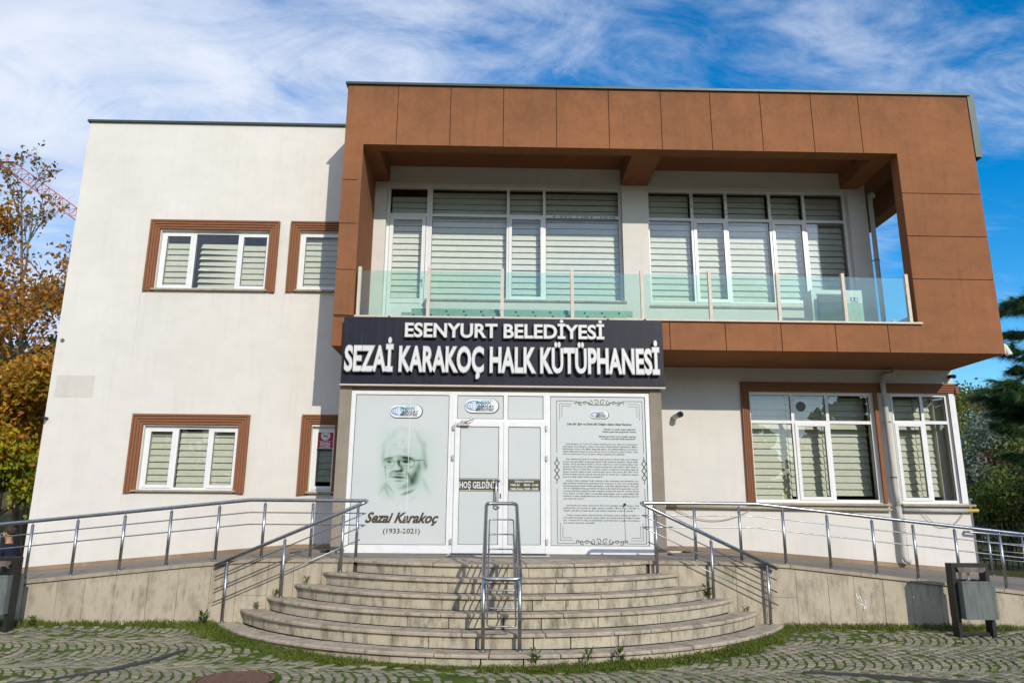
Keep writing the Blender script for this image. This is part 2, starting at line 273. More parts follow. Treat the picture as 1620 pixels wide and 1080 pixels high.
# ------------------------------------------------------------------ mesh helpers
ORG = {}
def link(o, parent=None, org=None):
    COL.objects.link(o)
    if parent is not None: o.parent = parent
    ORG[o.name] = org if org is not None else (ORG[parent.name] if parent is not None else Vector((0, 0, 0)))
    return o
class MB:
    def __init__(s): s.v = []; s.f = []; s.mi = []; s.cm = 0
    def add(s, vs, fs):
        b = len(s.v); s.v += [tuple(p) for p in vs]; s.f += [tuple(i+b for i in f) for f in fs]; s.mi += [s.cm]*len(fs)
    def box(s, x0, x1, y0, y1, z0, z1):
        s.add([(x0,y0,z0),(x1,y0,z0),(x1,y1,z0),(x0,y1,z0),(x0,y0,z1),(x1,y0,z1),(x1,y1,z1),(x0,y1,z1)],
              [(0,3,2,1),(4,5,6,7),(0,1,5,4),(1,2,6,5),(2,3,7,6),(3,0,4,7)]); return s
    def hexa(s, p): s.add(p, [(0,3,2,1),(4,5,6,7),(0,1,5,4),(1,2,6,5),(2,3,7,6),(3,0,4,7)]); return s
    def prism(s, pts, y0, y1):           # polygon in XZ (counterclockwise seen from -Y), extruded in Y
        n = len(pts); s.add([(x, y0, z) for x, z in pts] + [(x, y1, z) for x, z in pts],
              [tuple(range(n)), tuple(range(2*n-1, n-1, -1))] + [(i, i+n, (i+1) % n+n, (i+1) % n) for i in range(n)]); return s
    def prismz(s, pts, z0, z1):          # polygon in XY counterclockwise
        n = len(pts); s.add([(x, y, z0) for x, y in pts] + [(x, y, z1) for x, y in pts],
              [tuple(range(n-1, -1, -1)), tuple(range(n, 2*n))] + [(i, (i+1) % n, (i+1) % n+n, i+n) for i in range(n)]); return s
    def tube(s, path, r, n=8, closed=False, caps=True):
        P = [Vector(p) for p in path]; m = len(P); rs = r if isinstance(r, (list, tuple)) else [r]*m
        vs = []; prev = None
        for i in range(m):
            a = P[i-1] if (i > 0 or closed) else P[i]; b = P[(i+1) % m] if (i < m-1 or closed) else P[i]
            d = (b-a); d = d.normalized() if d.length > 1e-9 else Vector((0, 0, 1))
            if prev is None: u = d.orthogonal().normalized()
            else:
                u = prev - d*prev.dot(d); u = u.normalized() if u.length > 1e-6 else d.orthogonal().normalized()
            prev = u; w = d.cross(u)
            vs += [P[i] + (u*cos(2*pi*k/n) + w*sin(2*pi*k/n))*rs[i] for k in range(n)]
        fs = []
        for i in range(m if closed else m-1):
            j = (i+1) % m
            fs += [(i*n+k, i*n+(k+1) % n, j*n+(k+1) % n, j*n+k) for k in range(n)]
        if caps and not closed: fs += [tuple(range(n-1, -1, -1)), tuple((m-1)*n+k for k in range(n))]
        s.add(vs, fs); return s
    def sphere(s, c, r, n=10, m=6, sc=(1, 1, 1)):
        vs = [(c[0], c[1], c[2]-r*sc[2])]
        for i in range(1, m):
            a = -pi/2+pi*i/m
            vs += [(c[0]+r*sc[0]*cos(a)*cos(2*pi*k/n), c[1]+r*sc[1]*cos(a)*sin(2*pi*k/n), c[2]+r*sc[2]*sin(a)) for k in range(n)]
        vs.append((c[0], c[1], c[2]+r*sc[2])); fs = [(0, 1+(k+1) % n, 1+k) for k in range(n)]
        for i in range(m-2): fs += [(1+i*n+k, 1+i*n+(k+1) % n, 1+(i+1)*n+(k+1) % n, 1+(i+1)*n+k) for k in range(n)]
        L = len(vs)-1; fs += [(L, 1+(m-2)*n+k, 1+(m-2)*n+(k+1) % n) for k in range(n)]
        s.add(vs, fs); return s
    def disc(s, cx, y, cz, r0, r1, n=24, sx=1, sz=1):   # flat annulus facing -Y
        if r0 <= 0: s.add([(cx+sx*r1*cos(2*pi*k/n), y, cz+sz*r1*sin(2*pi*k/n)) for k in range(n)], [tuple(range(n))])
        else:
            s.add([(cx+sx*r0*cos(2*pi*k/n), y, cz+sz*r0*sin(2*pi*k/n)) for k in range(n)] + [(cx+sx*r1*cos(2*pi*k/n), y, cz+sz*r1*sin(2*pi*k/n)) for k in range(n)],
                  [(k, (k+1) % n, n+(k+1) % n, n+k)[::-1] for k in range(n)])
        return s
    def line(s, y, pts, w):                             # flat ribbon in XZ facing -Y
        for (x0, z0), (x1, z1) in zip(pts[:-1], pts[1:]):
            dx, dz = x1-x0, z1-z0; L = sqrt(dx*dx+dz*dz) or 1; ox, oz = -dz/L*w/2, dx/L*w/2
            s.add([(x0-ox, y, z0-oz), (x1-ox, y, z1-oz), (x1+ox, y, z1+oz), (x0+ox, y, z0+oz)], [(0, 1, 2, 3)])
        return s
    def build(s, name, mat, parent=None, smooth=False, label=None, kind=None, org=None):
        me = bpy.data.meshes.new(name)
        og = ORG[parent.name] if parent is not None else (Vector(org) if org is not None else Vector((0, 0, 0)))
        me.from_pydata([(x-og[0], y-og[1], z-og[2]) for x, y, z in s.v], [], s.f)
        for m in (mat if isinstance(mat, list) else [mat]): me.materials.append(m)
        if isinstance(mat, list): me.polygons.foreach_set('material_index', s.mi)
        if smooth: me.polygons.foreach_set('use_smooth', [True]*len(me.polygons))
        me.update(); o = bpy.data.objects.new(name, me)
        if parent is None: o.location = og
        link(o, parent, og)
        if label: o['label'] = label
        if kind: o['kind'] = kind
        return o
def tag(o, label, cat, group=None):
    o['label'] = label; o['category'] = cat
    if group: o['group'] = group
    return o
def thing(name, label, cat, loc=(0, 0, 0), group=None):
    o = bpy.data.objects.new(name, None); o.empty_display_size = 0.2; o.location = loc; link(o, None, Vector(loc)); return tag(o, label, cat, group)
def B(x0, x1, y0, y1, z0, z1): return MB().box(x0, x1, y0, y1, z0, z1)
def holed(mb, x0, x1, z0, z1, y0, y1, holes):
    xs = sorted({x0, x1, *[h[0] for h in holes], *[h[1] for h in holes]}); zs = sorted({z0, z1, *[h[2] for h in holes], *[h[3] for h in holes]})
    xs = [x for x in xs if x0 <= x <= x1]; zs = [z for z in zs if z0 <= z <= z1]
    def solid(i, j):
        if i < 0 or j < 0 or i >= len(xs)-1 or j >= len(zs)-1: return False
        cx, cz = (xs[i]+xs[i+1])/2, (zs[j]+zs[j+1])/2
        return not any(h[0] < cx < h[1] and h[2] < cz < h[3] for h in holes)
    for i in range(len(xs)-1):
        for j in range(len(zs)-1):
            if not solid(i, j): continue
            a, b, c, d = xs[i], xs[i+1], zs[j], zs[j+1]
            mb.add([(a,y0,c),(b,y0,c),(b,y0,d),(a,y0,d)], [(0,1,2,3)]); mb.add([(a,y1,c),(b,y1,c),(b,y1,d),(a,y1,d)], [(3,2,1,0)])
            if not solid(i-1, j): mb.add([(a,y0,c),(a,y1,c),(a,y1,d),(a,y0,d)], [(3,2,1,0)])
            if not solid(i+1, j): mb.add([(b,y0,c),(b,y1,c),(b,y1,d),(b,y0,d)], [(0,1,2,3)])
            if not solid(i, j-1): mb.add([(a,y0,c),(b,y0,c),(b,y1,c),(a,y1,c)], [(3,2,1,0)])
            if not solid(i, j+1): mb.add([(a,y0,d),(b,y0,d),(b,y1,d),(a,y1,d)], [(0,1,2,3)])
    return mb

# ------------------------------------------------------------------ text
_cache = {}
def text_raw(body, bold=0.0, extrude=0.0, shear=0.0, res=3):
    key = (body, bold, extrude, shear, res)
    if key in _cache: return _cache[key]
    c = bpy.data.curves.new('t', 'FONT'); c.body = body; c.size = 1; c.offset = bold; c.extrude = extrude; c.shear = shear; c.resolution_u = res
    o = bpy.data.objects.new('t', c); COL.objects.link(o); bpy.context.view_layer.update()
    me = bpy.data.meshes.new_from_object(o)
    vs = [tuple(v.co) for v in me.vertices]; fs = [tuple(p.vertices) for p in me.polygons]; nz = [p.normal.z for p in me.polygons]
    bpy.data.objects.remove(o); bpy.data.curves.remove(c); bpy.data.meshes.remove(me)
    _cache[key] = (vs, fs, nz); return _cache[key]
def xr(vs): return (min(v[0] for v in vs), max(v[0] for v in vs)) if vs else (0, 0)
CAP = max(v[1] for v in text_raw('H')[0])
def put_text(mb, body, x0, x1, zb, cap, y, bold=0.0, shear=0.0, res=2):
    """flat text on the plane y, from x0 to x1 (None = natural width), baseline zb"""
    vs, fs, nz = text_raw(body, bold, 0, shear, res); a, b = xr(vs); sz = cap/CAP
    if x1 is None: sx = sz
    elif x0 is None: sx = sz
    else: sx = (x1-x0)/max(b-a, 1e-6)
    off = x0 - a*sx if x0 is not None else x1 - b*sx
    mb.add([(off+v[0]*sx, y, zb+v[1]*sz) for v in vs], fs); return mb
BAR = xr(text_raw('|')[0])[1]
def advance(prefix): return xr(text_raw(prefix+'|')[0])[1]-BAR if prefix else 0.0

# ------------------------------------------------------------------ ground
def sm(t): t = max(0, min(1, t)); return t*t*(3-2*t)
def gz(x, y): return -0.055 + 0.095*sm((y+5.6)/2.5)
def terr(x, y):
    h = -0.12
    if y > 1: h += 0.35*sm((y-1)/4)*(1 if x > 0 else 1.3)
    if y > 9:
        h += sm((y-9)/45)*(5.0 if x > 0 else 3.2) + 0.02*max(0, y-50)*0.2
        h += 0.5*sin(x*0.11+1)*sm((y-9)/20) + 0.3*sin(y*0.17+x*0.05)*sm((y-9)/20)
    return h
g = MB(); xs = [-600, -250, -120, -80, -60] + [i*3.0 for i in range(-16, 17)] + [60, 80, 120, 250, 600]; ys = [-600, -200, -80, -40, -20, -10, 0, 1, 2, 3, 4, 5, 7] + [9+3*i for i in range(20)] + [80, 120, 200, 400, 700]
for y in ys:
    for x in xs: g.v.append((x, y, terr(x, y)))
nx = len(xs)
for j in range(len(ys)-1):
    for i in range(nx-1): g.f.append((j*nx+i, j*nx+i+1, (j+1)*nx+i+1, (j+1)*nx+i)); g.mi.append(0)
g.build('terrain', M['lawn'], smooth=True, kind='structure')
XC, YC, R0, TR, Z1, RI = 0.10, -0.784, 4.581, 0.296, 0.084, 0.1673      # stair arcs
YR = -3.054; ZP = 0.92
g = MB(); xs = [-14+i*0.5 for i in range(57)]; ys = [-7.6+i*0.25 for i in range(19)]
for y in ys:
    for x in xs: g.v.append((x, min(y, -3.1), gz(x, y)+0.004*sin(x*3.1)*cos(y*4)))
nx = len(xs)
for j in range(len(ys)-1):
    for i in range(nx-1): g.f.append((j*nx+i, j*nx+i+1, (j+1)*nx+i+1, (j+1)*nx+i)); g.mi.append(0)
paving = g.build('paving', M['moss'], smooth=True, kind='structure')
g = MB(); z = -0.052
g.add([(-40, -45, z), (40, -45, z), (40, -7.6, z), (-40, -7.6, z)], [(0, 1, 2, 3)])
g.add([(-40, -7.6, z), (-14, -7.6, z), (-14, -3.0, z), (-40, -3.0, z)], [(0, 1, 2, 3)]); g.add([(14, -7.6, z), (40, -7.6, z), (40, -3.0, z), (14, -3.0, z)], [(0, 1, 2, 3)])
g.build('square', M['farpave'], kind='structure')

def project(p):
    d = Vector(p) - Vector((0, CY, CH)); zc = d.dot(_f)
    return (810+F_PX*d.dot(_R)/zc, 540-F_PX*d.dot(_U)/zc)
rnd = random.Random(7)
stones = []
bw = 1.22; PH = radians(50); RR = bw/2/sin(PH); NS = 12; DX = 0.108
for band in range(4):
    ym = -3.0 - bw*(band+0.5); ii = 0; x = -11.0 + band*0.04
    while x < 11.0:
        for k in range(NS):
            a0 = -PH + 2*PH*k/NS; a1 = -PH + 2*PH*(k+1)/NS; shift = 0.5*(ii % 2)*2*PH/NS
            a0 += shift; a1 = min(a1+shift, PH+0.02)
            if a1-a0 < 0.05: continue
            j = lambda: rnd.uniform(-0.012, 0.012)
            def P(a, o): return (x+o+RR*cos(a)-RR*cos(PH)+j(), ym+RR*sin(a)+j())
            gap = 0.020/RR; w = DX-0.029
            q = [P(a0+gap/2, 0), P(a0+gap/2, w), P(a1-gap/2, w), P(a1-gap/2, 0)]
            cx = sum(p[0] for p in q)/4; cy = sum(p[1] for p in q)/4
            if cy > -3.2 or cy < -7.55: continue
            rr = sqrt((cx-XC)**2+(cy-YC)**2)
            if rr < R0+0.07: continue
            if (rr < R0+0.28 or cy > -3.42) and rnd.random() < 0.55: continue
            if sqrt((cx+2.56)**2+(cy+5.99)**2) < 0.44: continue
            if rnd.random() < 0.03: continue
            stones.append((q, cx, cy))
        x += DX; ii += 1
def stone_geo(mb, q, cx, cy):
    z = gz(cx, cy)+rnd.uniform(0.001, 0.015)-(0.010 if sin(cx*1.3+2)*sin(cy*2.9)+rnd.uniform(-.3, .3) > .75 else 0); tx, ty = rnd.uniform(-.04, .04), rnd.uniform(-.04, .04)
    vs = []
    for s_, dz in ((1.0, -0.05), (1.0, -0.006), (0.86, 0.0)):
        for (x_, y_) in q:
            X = cx+(x_-cx)*s_; Y = cy+(y_-cy)*s_; vs.append((X, Y, z+dz+tx*(X-cx)+ty*(Y-cy)))
    fs = [(8, 9, 10, 11)]
    for a in (0, 4): fs += [(a+k, a+(k+1) % 4, a+4+(k+1) % 4, a+4+k) for k in range(4)]
    mb.add(vs, fs)
def scr(s):
    pts = [project((p[0], p[1], 0)) for p in s[0]]
    if any(not(0 <= u <= 1620 and 0 <= v <= 1080) for u, v in pts): return 0
    return abs(sum(pts[i][0]*pts[(i+1) % 4][1]-pts[(i+1) % 4][0]*pts[i][1] for i in range(4)))/2
stones.sort(key=scr, reverse=True)
for q, cx, cy in stones[:300]:
    mb = MB(); stone_geo(mb, q, cx, cy); mb.build('cobblestone', M['cobble'], paving)
mb = MB()
for q, cx, cy in stones[300:]: stone_geo(mb, q, cx, cy)
mb.build('cobblestones', M['cobble'], paving, kind='stuff')
# dark repair strips that run over the setts
for pts in ([(-5.6, -6.75), (-4.66, -6.26), (-4.35, -6.0), (-4.0, -5.55), (-3.75, -5.05), (-3.61, -4.62)], [(3.3, -5.55), (3.9, -5.7), (4.7, -5.95), (5.5, -6.22), (6.4, -6.6)]):
    s = MB(); n = len(pts)
    for i, (x, y) in enumerate(pts):
        a = pts[max(0, i-1)]; b = pts[min(n-1, i+1)]; dx, dy = b[0]-a[0], b[1]-a[1]; L = sqrt(dx*dx+dy*dy); w = 0.033 + 0.012*sin(i*2.3)
        for sg in (-1, 1):
            X, Y = x-dy/L*w*sg, y+dx/L*w*sg; s.v += [(X, Y, gz(X, Y)+0.002), (X, Y, gz(X, Y)+0.024)]
    for i in range(n-1):
        k = i*4; s.f += [(k+1, k+3, k+7, k+5), (k, k+1, k+5, k+4), (k+2, k+6, k+7, k+3)]; s.mi += [0]*3
    s.build('mortar_strip', M['mortarline'], paving)

# ------------------------------------------------------------------ terrace, stairs, ramps
def zL(x, y): t = max(0, min(1, -y/3)); return ZP-(0.09+0.015*t)*max(0, -3.55-x)
def zR(x, y): t = max(0, min(1, -y/3)); return ZP-(0.075+0.027*t)*max(0, x-3.8)
def ztop(x, y): return zL(x, y) if x < 0 else zR(x, y)
stairs = thing('stairway', 'broad fan of six curved stone steps up to the entrance', 'stairs', (XC, YR, 0))
def arc_xy(k, t, dr=0.0):
    R = R0-k*TR+dr; th = acos(min(1, (-(YR-YC))/R)); a = t*th; return (XC+R*sin(a), YC-R*cos(a))
NT = [12, 11, 10, 9, 8, 7]
rnd = random.Random(3)
for k in range(6):
    zt = Z1+k*RI; n = NT[k]; cuts = [-1] + sorted(-1+2*(i+rnd.uniform(-.22, .22))/n for i in range(1, n)) + [1]
    for a, b in zip(cuts[:-1], cuts[1:]):
        mb = MB(); a += 0.0007*6/n*4; b -= 0.0007*6/n*4; m = 5; dz = rnd.uniform(-0.003, 0.003); vs = []
        worn = rnd.uniform(0, 0.006)
        for i in range(m+1):
            t = a+(b-a)*i/m; ox, oy = arc_xy(k, t); mx, my = arc_xy(k, t, -0.012)
            if k < 5: ix, iy = arc_xy(k+1, t, 0.01); iy = min(iy, YR)
            else: ix, iy = XC+(arc_xy(5, 1)[0]-XC)*t, YR
            vs += [(ox, oy, zt-0.036), (ox, oy, zt-0.011-worn+dz), (mx, my, zt+dz), (ix, iy, zt+dz), (ix, iy, zt-0.036)]
        fs = []
        for i in range(m):
            p = i*5; q = p+5; fs += [(p+c, q+c, q+(c+1) % 5, p+(c+1) % 5) for c in range(5)]
        fs += [(4, 3, 2, 1, 0), tuple(m*5+c for c in range(5))]
        mb.add(vs, fs); mb.build('tread_slab', M['tread'], stairs)
    zb = (Z1+(k-1)*RI+0.001) if k else -0.12; n = int(n*1.45); cuts = [-1] + sorted(-1+2*(i+rnd.uniform(-.25, .25))/n for i in range(1, n)) + [1]
    for a, b in zip(cuts[:-1], cuts[1:]):
        mb = MB(); a += 0.0016; b -= 0.0016; m = 3; vs = []; pr = rnd.uniform(0, 0.006)
        for i in range(m+1):
            t = a+(b-a)*i/m; ox, oy = arc_xy(k, t, -0.044+pr); ix, iy = arc_xy(k, t, -0.09)
            oy = min(oy, YR-0.002); iy = min(iy, YR-0.001)
            vs += [(ox, oy, zb), (ox, oy, zt-0.043), (ix, iy, zt-0.043), (ix, iy, zb)]  # gap below the nosing bares the dark core as a built-in nosing shadow
        fs = []
        for i in range(m):
            p = i*4; q = p+4; fs += [(p+c, q+c, q+(c+1) % 4, p+(c+1) % 4) for c in range(4)]
        fs += [(3, 2, 1, 0), tuple(m*4+c for c in range(4))]; mb.add(vs, fs); mb.build('riser_stone', M['riser'], stairs)
mb = MB()   # mortar core under the steps
for k in range(6):
    pts = [arc_xy(k, -1+2*i/24, -0.07) for i in range(25)]; pts = [(x, min(y, YR)) for x, y in pts]
    mb.prismz([pts[0]]+pts[1:-1]+[pts[-1]], -0.2, Z1+k*RI-0.037)
mb.build('mortar_core', M['core'], stairs)

terrace = bpy.data.objects.new('terrace', None); link(terrace, None, Vector((0, 0, 0))); terrace['kind'] = 'structure'
YF = YR+0.03                                                            # core face behind the veneer
mb = MB()
def strip_core(xa, xb, f):
    n = 14
    for i in range(n):
        a = xa+(xb-xa)*i/n; b = xa+(xb-xa)*(i+1)/n
        mb.hexa([(a, YF, -0.3), (b, YF, -0.3), (b, -0.002, -0.3), (a, -0.002, -0.3), (a, YF, f(a, -3)-0.045), (b, YF, f(b, -3)-0.045), (b, -0.002, f(b, 0)-0.045), (a, -0.002, f(a, 0)-0.045)])
strip_core(-11.5, 0, zL); strip_core(0, 13.0, zR)
mb.build('core', M['core'], terrace)
# floor slabs of terrace and ramps
rnd = random.Random(11)
rows = [(-3.04, -2.3), (-2.3, -1.55), (-1.55, -0.8), (-0.8, -0.03)]
for r, (ya, yb) in enumerate(rows):
    x = -11.4+0.3*(r % 2)
    while x < 12.8:
        w = 0.9+rnd.uniform(-.02, .02); x1 = min(x+w, 12.9)
        if r >= 2 and x1 > -2.65 and x < 2.8:
            x = x1; continue
        yf = YR-0.03 if (r == 0 and not (-2.05 < (x+x1)/2 < 2.25)) else (YR if r == 0 else ya)
        if r == 0: yf = -2.82
        g_ = 0.003; dz = rnd.uniform(-.002, .002); m = MB(); a, b = x+g_, x1-g_
        c, d = yf+g_, yb-g_
        m.hexa([(a, c, ztop(a, c)-.04), (b, c, ztop(b, c)-.04), (b, d, ztop(b, d)-.04), (a, d, ztop(a, d)-.04), (a, c, ztop(a, c)+dz), (b, c, ztop(b, c)+dz), (b, d, ztop(b, d)+dz), (a, d, ztop(a, d)+dz)])
        m.build('floor_slab', M['floor'], terrace); x = x1
# coping along the outer edge
x = -11.4
while x < 12.8:
    w = 1.02+rnd.uniform(-.05, .05); x1 = min(x+w, 12.9)
    if x < -1.99 < x1: x1 = -1.99
    if x < 2.19 < x1: x1 = 2.19
    inner = x >= -2.0 and x1 <= 2.2
    if x1-x > 0.05:
        a, b = x+.003, x1-.003; c = YR+0.001 if inner else YR-0.035; d = -2.823; m = MB(); e = 0.004+rnd.uniform(0, .003); th = 0.045
        m.hexa([(a, c, ztop(a, -3)+e-th), (b, c, ztop(b, -3)+e-th), (b, d, ztop(b, -3)+e-th), (a, d, ztop(a, -3)+e-th), (a, c, ztop(a, -3)+e), (b, c, ztop(b, -3)+e), (b, d, ztop(b, -3)+e), (a, d, ztop(a, -3)+e)])
        m.build('coping_stone', M['coping'], terrace)
    x = x1
# veneer slabs on the retaining walls
for xa, xb in ((-11.4, -2.0), (2.2, 12.8)):
    x = xa
    while x < xb-0.05:
        w = 0.40+rnd.uniform(-.05, .06); x1 = min(x+w, xb)
        zt = ztop(x, -3)-.042; zt1 = ztop(x1, -3)-.042; zb = -0.15
        pr = rnd.uniform(0, .005); a, b = x+.003, x1-.003
        split = rnd.random() < (0.34 if xa > 0 else 0.12) and zt > 0.35
        cuts = [zb, zb+0.15+rnd.uniform(0.25, 0.55)*(zt), None] if split else [zb, None]
        for i in range(len(cuts)-1):
            lo = cuts[i]+.002; h0 = (cuts[i+1]-.002) if cuts[i+1] is not None else zt; h1 = (cuts[i+1]-.002) if cuts[i+1] is not None else zt1
            m = MB(); y0 = YR-pr; m.hexa([(a, y0, lo), (b, y0, lo), (b, YF, lo), (a, YF, lo), (a, y0, h0), (b, y0, h1), (b, YF, h1), (a, YF, h0)]); m.build('stone_slab', M['slab'], terrace)
        x = x1
# white scratches on a veneer slab right of the stairs
m = MB(); y = YR-0.0075
for pts in ([(5.13, .50), (5.15, .42), (5.18, .47), (5.21, .38)], [(5.17, .36), (5.24, .34), (5.22, .28), (5.27, .33)], [(5.25, .41), (5.26, .35)]): m.line(y, pts, 0.012)
m.build('graffiti', M['paper'], terrace)

# ------------------------------------------------------------------ the library building
bld = thing('library_building', 'two storey white and brown rendered library with projecting balcony frame', 'building', (0, 0, 0))
XL, XB, XRR, ZT, ZS, P = -8.513, -2.872, 8.92, 9.39, 4.353, 1.551
W_UP = [(-6.77, -4.565, 5.80, 7.04), (-4.00, -3.06, 5.80, 7.06)]
W_LO = [(-6.63, -4.84, 1.93, 3.12), (-3.49, -2.99, 1.92, 3.13)]
W_R = [(4.86, 7.30, 1.80, 3.89), (7.66, 8.80, 1.80, 3.89)]
W_B = [(-2.30, 2.50, 5.60, 8.15), (3.05, 7.22, 5.60, 8.15)]
W_B[0] = (-2.30, 2.52, 5.68, 8.15); DOORH = (-2.30, -1.43, 4.78, 5.68)
w = MB(); holed(w, XL, XB, -0.3, ZT, 0, 0.28, W_UP+W_LO[:1]+[W_LO[1]])
w.build('wall', M['white'], bld, label='white rendered left front wall')
w = MB(); holed(w, XB, XRR, -0.3, ZS, 0, 0.28, W_R); w.build('wall', M['white'], bld, label='white rendered ground floor wall right of the entrance')
w = MB(); holed(w, -2.56, 7.60, ZS+0.4, 8.95, 0, 0.28, W_B+[DOORH]); w.build('wall', M['white'], bld, label='white rendered wall behind the balcony')
w = MB(); D = 12.0
w.box(XL, XL+.28, 0.28, D, -.3, ZT); w.box(XL, XRR, D, D+.28, -.3, ZT); w.box(XRR-.28, XRR, .28, D, -.3, ZS); w.box(7.32, 7.60, .28, D, ZS+.4, 8.95)
w.build('wall', M['white'], bld, label='white side and rear walls')
# sill strip inside, room partitions and slabs
w = MB(); w.box(XL+.28, XRR-.28, .28, D, ZS-.2, ZS+.2); w.box(XL+.28, XRR-.28, .28, D, -.25, .93); w.box(XL+.28, XRR-.28, 3.2, 3.4, .93, ZS-.2); w.box(XL+.28, 7.32, 3.2, 3.4, ZS+.2, 8.95); w.box(-2.86, -2.6, .28, 3.2, .93, 8.95)
w.build('interior', M['room'], bld)
w = MB(); w.box(XL+.28, XB, .281, D, 9.0, 9.15); w.box(XB, XRR-.3, -1.2, D, 9.0, 9.15); w.build('roof', M['core'], bld)
# metal roof edge
w = MB(); w.box(XL-.04, XB-.03, -.05, .22, ZT, ZT+.045); w.box(XL-.04, XL+.2, .22, D+.3, ZT, ZT+.045)
w.box(XB-.04, XRR+.05, -P-.045, -P+.25, ZT, ZT+.045); w.box(XB-.04, XB+.2, -P+.25, 0.22, ZT, ZT+.045); w.box(XRR-.2, XRR+.05, -P+.25, D+.3, ZT, ZT+.045)
w.build('roof_edge', M['roofmetal'], bld)
w = MB(); w.box(XRR+.004, XRR+.13, -P-.02, -P+.16, 8.12, ZT+.05); w.build('rain_gutter', M['roofmetal'], bld)
# brown frame core
pf = -P+0.02
w = MB()
w.box(XB, -2.545, pf, -.002, ZS, ZT)                                   # left cheek
w.box(-2.545, 7.46, pf, -1.28, 8.17, ZT); w.box(7.46, XRR, pf, -1.27, ZS, ZT)
w.box(-2.545, 7.46, pf, -1.35, ZS, 4.86)
w.build('balcony_frame', M['brown'], bld)
w = MB(); w.box(-2.545, 7.46, -1.35, -.002, ZS, 4.75); w.box(7.46, XRR-.2, -1.27, 6, ZS, 4.75); w.build('balcony_floor', M['brown'], bld)
w = MB(); w.box(XRR-.2, XRR, -1.27, 6, ZS, 4.88); w.box(XRR-.3, XRR, -1.27, 6, 8.17, ZT); w.box(7.6, XRR-.3, 5.7, 6, 8.17, ZT); w.build('side_beam', M['brown'], bld)
w = MB(); w.box(-2.545, -2.26, -1.28, -.002, 8.17, 8.519); w.build('ceiling_beam', M['brown'], bld)
w = MB(); w.box(2.50, 3.06, -1.28, -.002, 8.17, 8.519); w.build('ceiling_beam', M['brown'], bld)
w = MB(); w.box(7.08, 7.46, -1.28, -.002, 8.17, 8.519); w.build('ceiling_beam', M['brown'], bld)
w = MB(); w.box(-2.545, 7.46, -1.28, -.002, 8.52, 8.6); w.box(7.46, XRR-.3, -1.27, 6, 8.75, 8.85); w.build('balcony_ceiling', M['brown'], bld)
# facade panels with recessed joints
def panel(pts): return MB().prism(pts, -P, pf-.0005).build('facade_panel', M['brown'], bld)
e = .007
jx = [-1.924, -.936, .056, 1.051, 2.037, 3.025, 3.967, 4.922, 5.894, 6.805]
w = MB(); w.box(XB+.01, -2.55, pf-.002, pf, ZS+.01, ZT-.01); w.box(XB+.01, XRR-.01, pf-.002, pf, 8.18, ZT-.01); w.box(7.47, XRR-.01, pf-.002, pf, ZS+.01, ZT-.01); w.box(XB+.01, XRR-.01, pf-.002, pf, ZS+.01, 4.85); w.build('joint_backing', M['joint'], bld)
OL = -2.525; OR_ = 7.44
panel([(XB, 7.456+e), (-2.60, 7.456+e), (-2.60, 7.45), (OL, 7.45), (OL, 8.17), (-1.924-e, 8.17), (-1.924-e, ZT), (XB, ZT)])
for a, b in zip(jx[:-1], jx[1:]): panel([(a+e, 8.17), (b-e, 8.17), (b-e, ZT), (a+e, ZT)])
panel([(6.805+e, 8.17), (OR_, 8.17), (OR_, 7.37+e), (XRR, 7.37+e), (XRR, ZT), (6.805+e, ZT)])
zj = [7.456, 6.607, 5.735, 4.90]
for a, b in zip(zj[:-1], zj[1:]): panel([(XB, b+e), (-2.60, b+e), (-2.60, b-.006+e), (OL, b-.006+e), (OL, a-.006), (-2.60, a-.006), (-2.60, a-e), (XB, a-e)])
for a, b in ((7.37, 6.53), (6.53, 5.71)): panel([(OR_, b+e), (XRR, b+e), (XRR, a-e), (OR_, a-e)])
bx = [XB-e, -1.9, -.92, .06, 1.05, 2.03, 3.01, 3.993, 4.979, 5.945, 6.881]
for a, b in zip(bx[:-1], bx[1:]): panel([(a+e, ZS), (b-e, ZS), (b-e, 4.858), (a+e, 4.858)])
panel([(6.881+e, ZS), (XRR, ZS), (XRR, 5.71-e), (OR_, 5.71-e), (OR_, 4.858), (6.881+e, 4.858)])
x = -2.50
while x < 7.5:
    x1 = min(x+2.0, 7.52); B(x+.002, x1-.002, -P-.045, -1.30, 4.862, 4.895).build('ledge_slab', M['postbeige'], bld); x = x1
# patches and stains
B(-8.40, -7.68, -.003, .01, 3.64, 4.06).build('wall_patch', M['patch'], bld)
def skirting(xa, xb, f):
    x = xa
    while x < xb-.01:
        x1 = min(x+.8, xb); m = MB(); m.hexa([(x, -.018, f(x, 0)+.0), (x1, -.018, f(x1, 0)), (x1, -.002, f(x1, 0)), (x, -.002, f(x, 0)), (x, -.018, f(x, 0)+.075), (x1, -.018, f(x1, 0)+.075), (x1, -.002, f(x1, 0)+.075), (x, -.002, f(x, 0)+.075)])
        m.build('skirting_tile', M['skirting'], bld); x = x1
skirting(XL+.01, -2.66, zL); skirting(2.80, XRR-.01, zR)

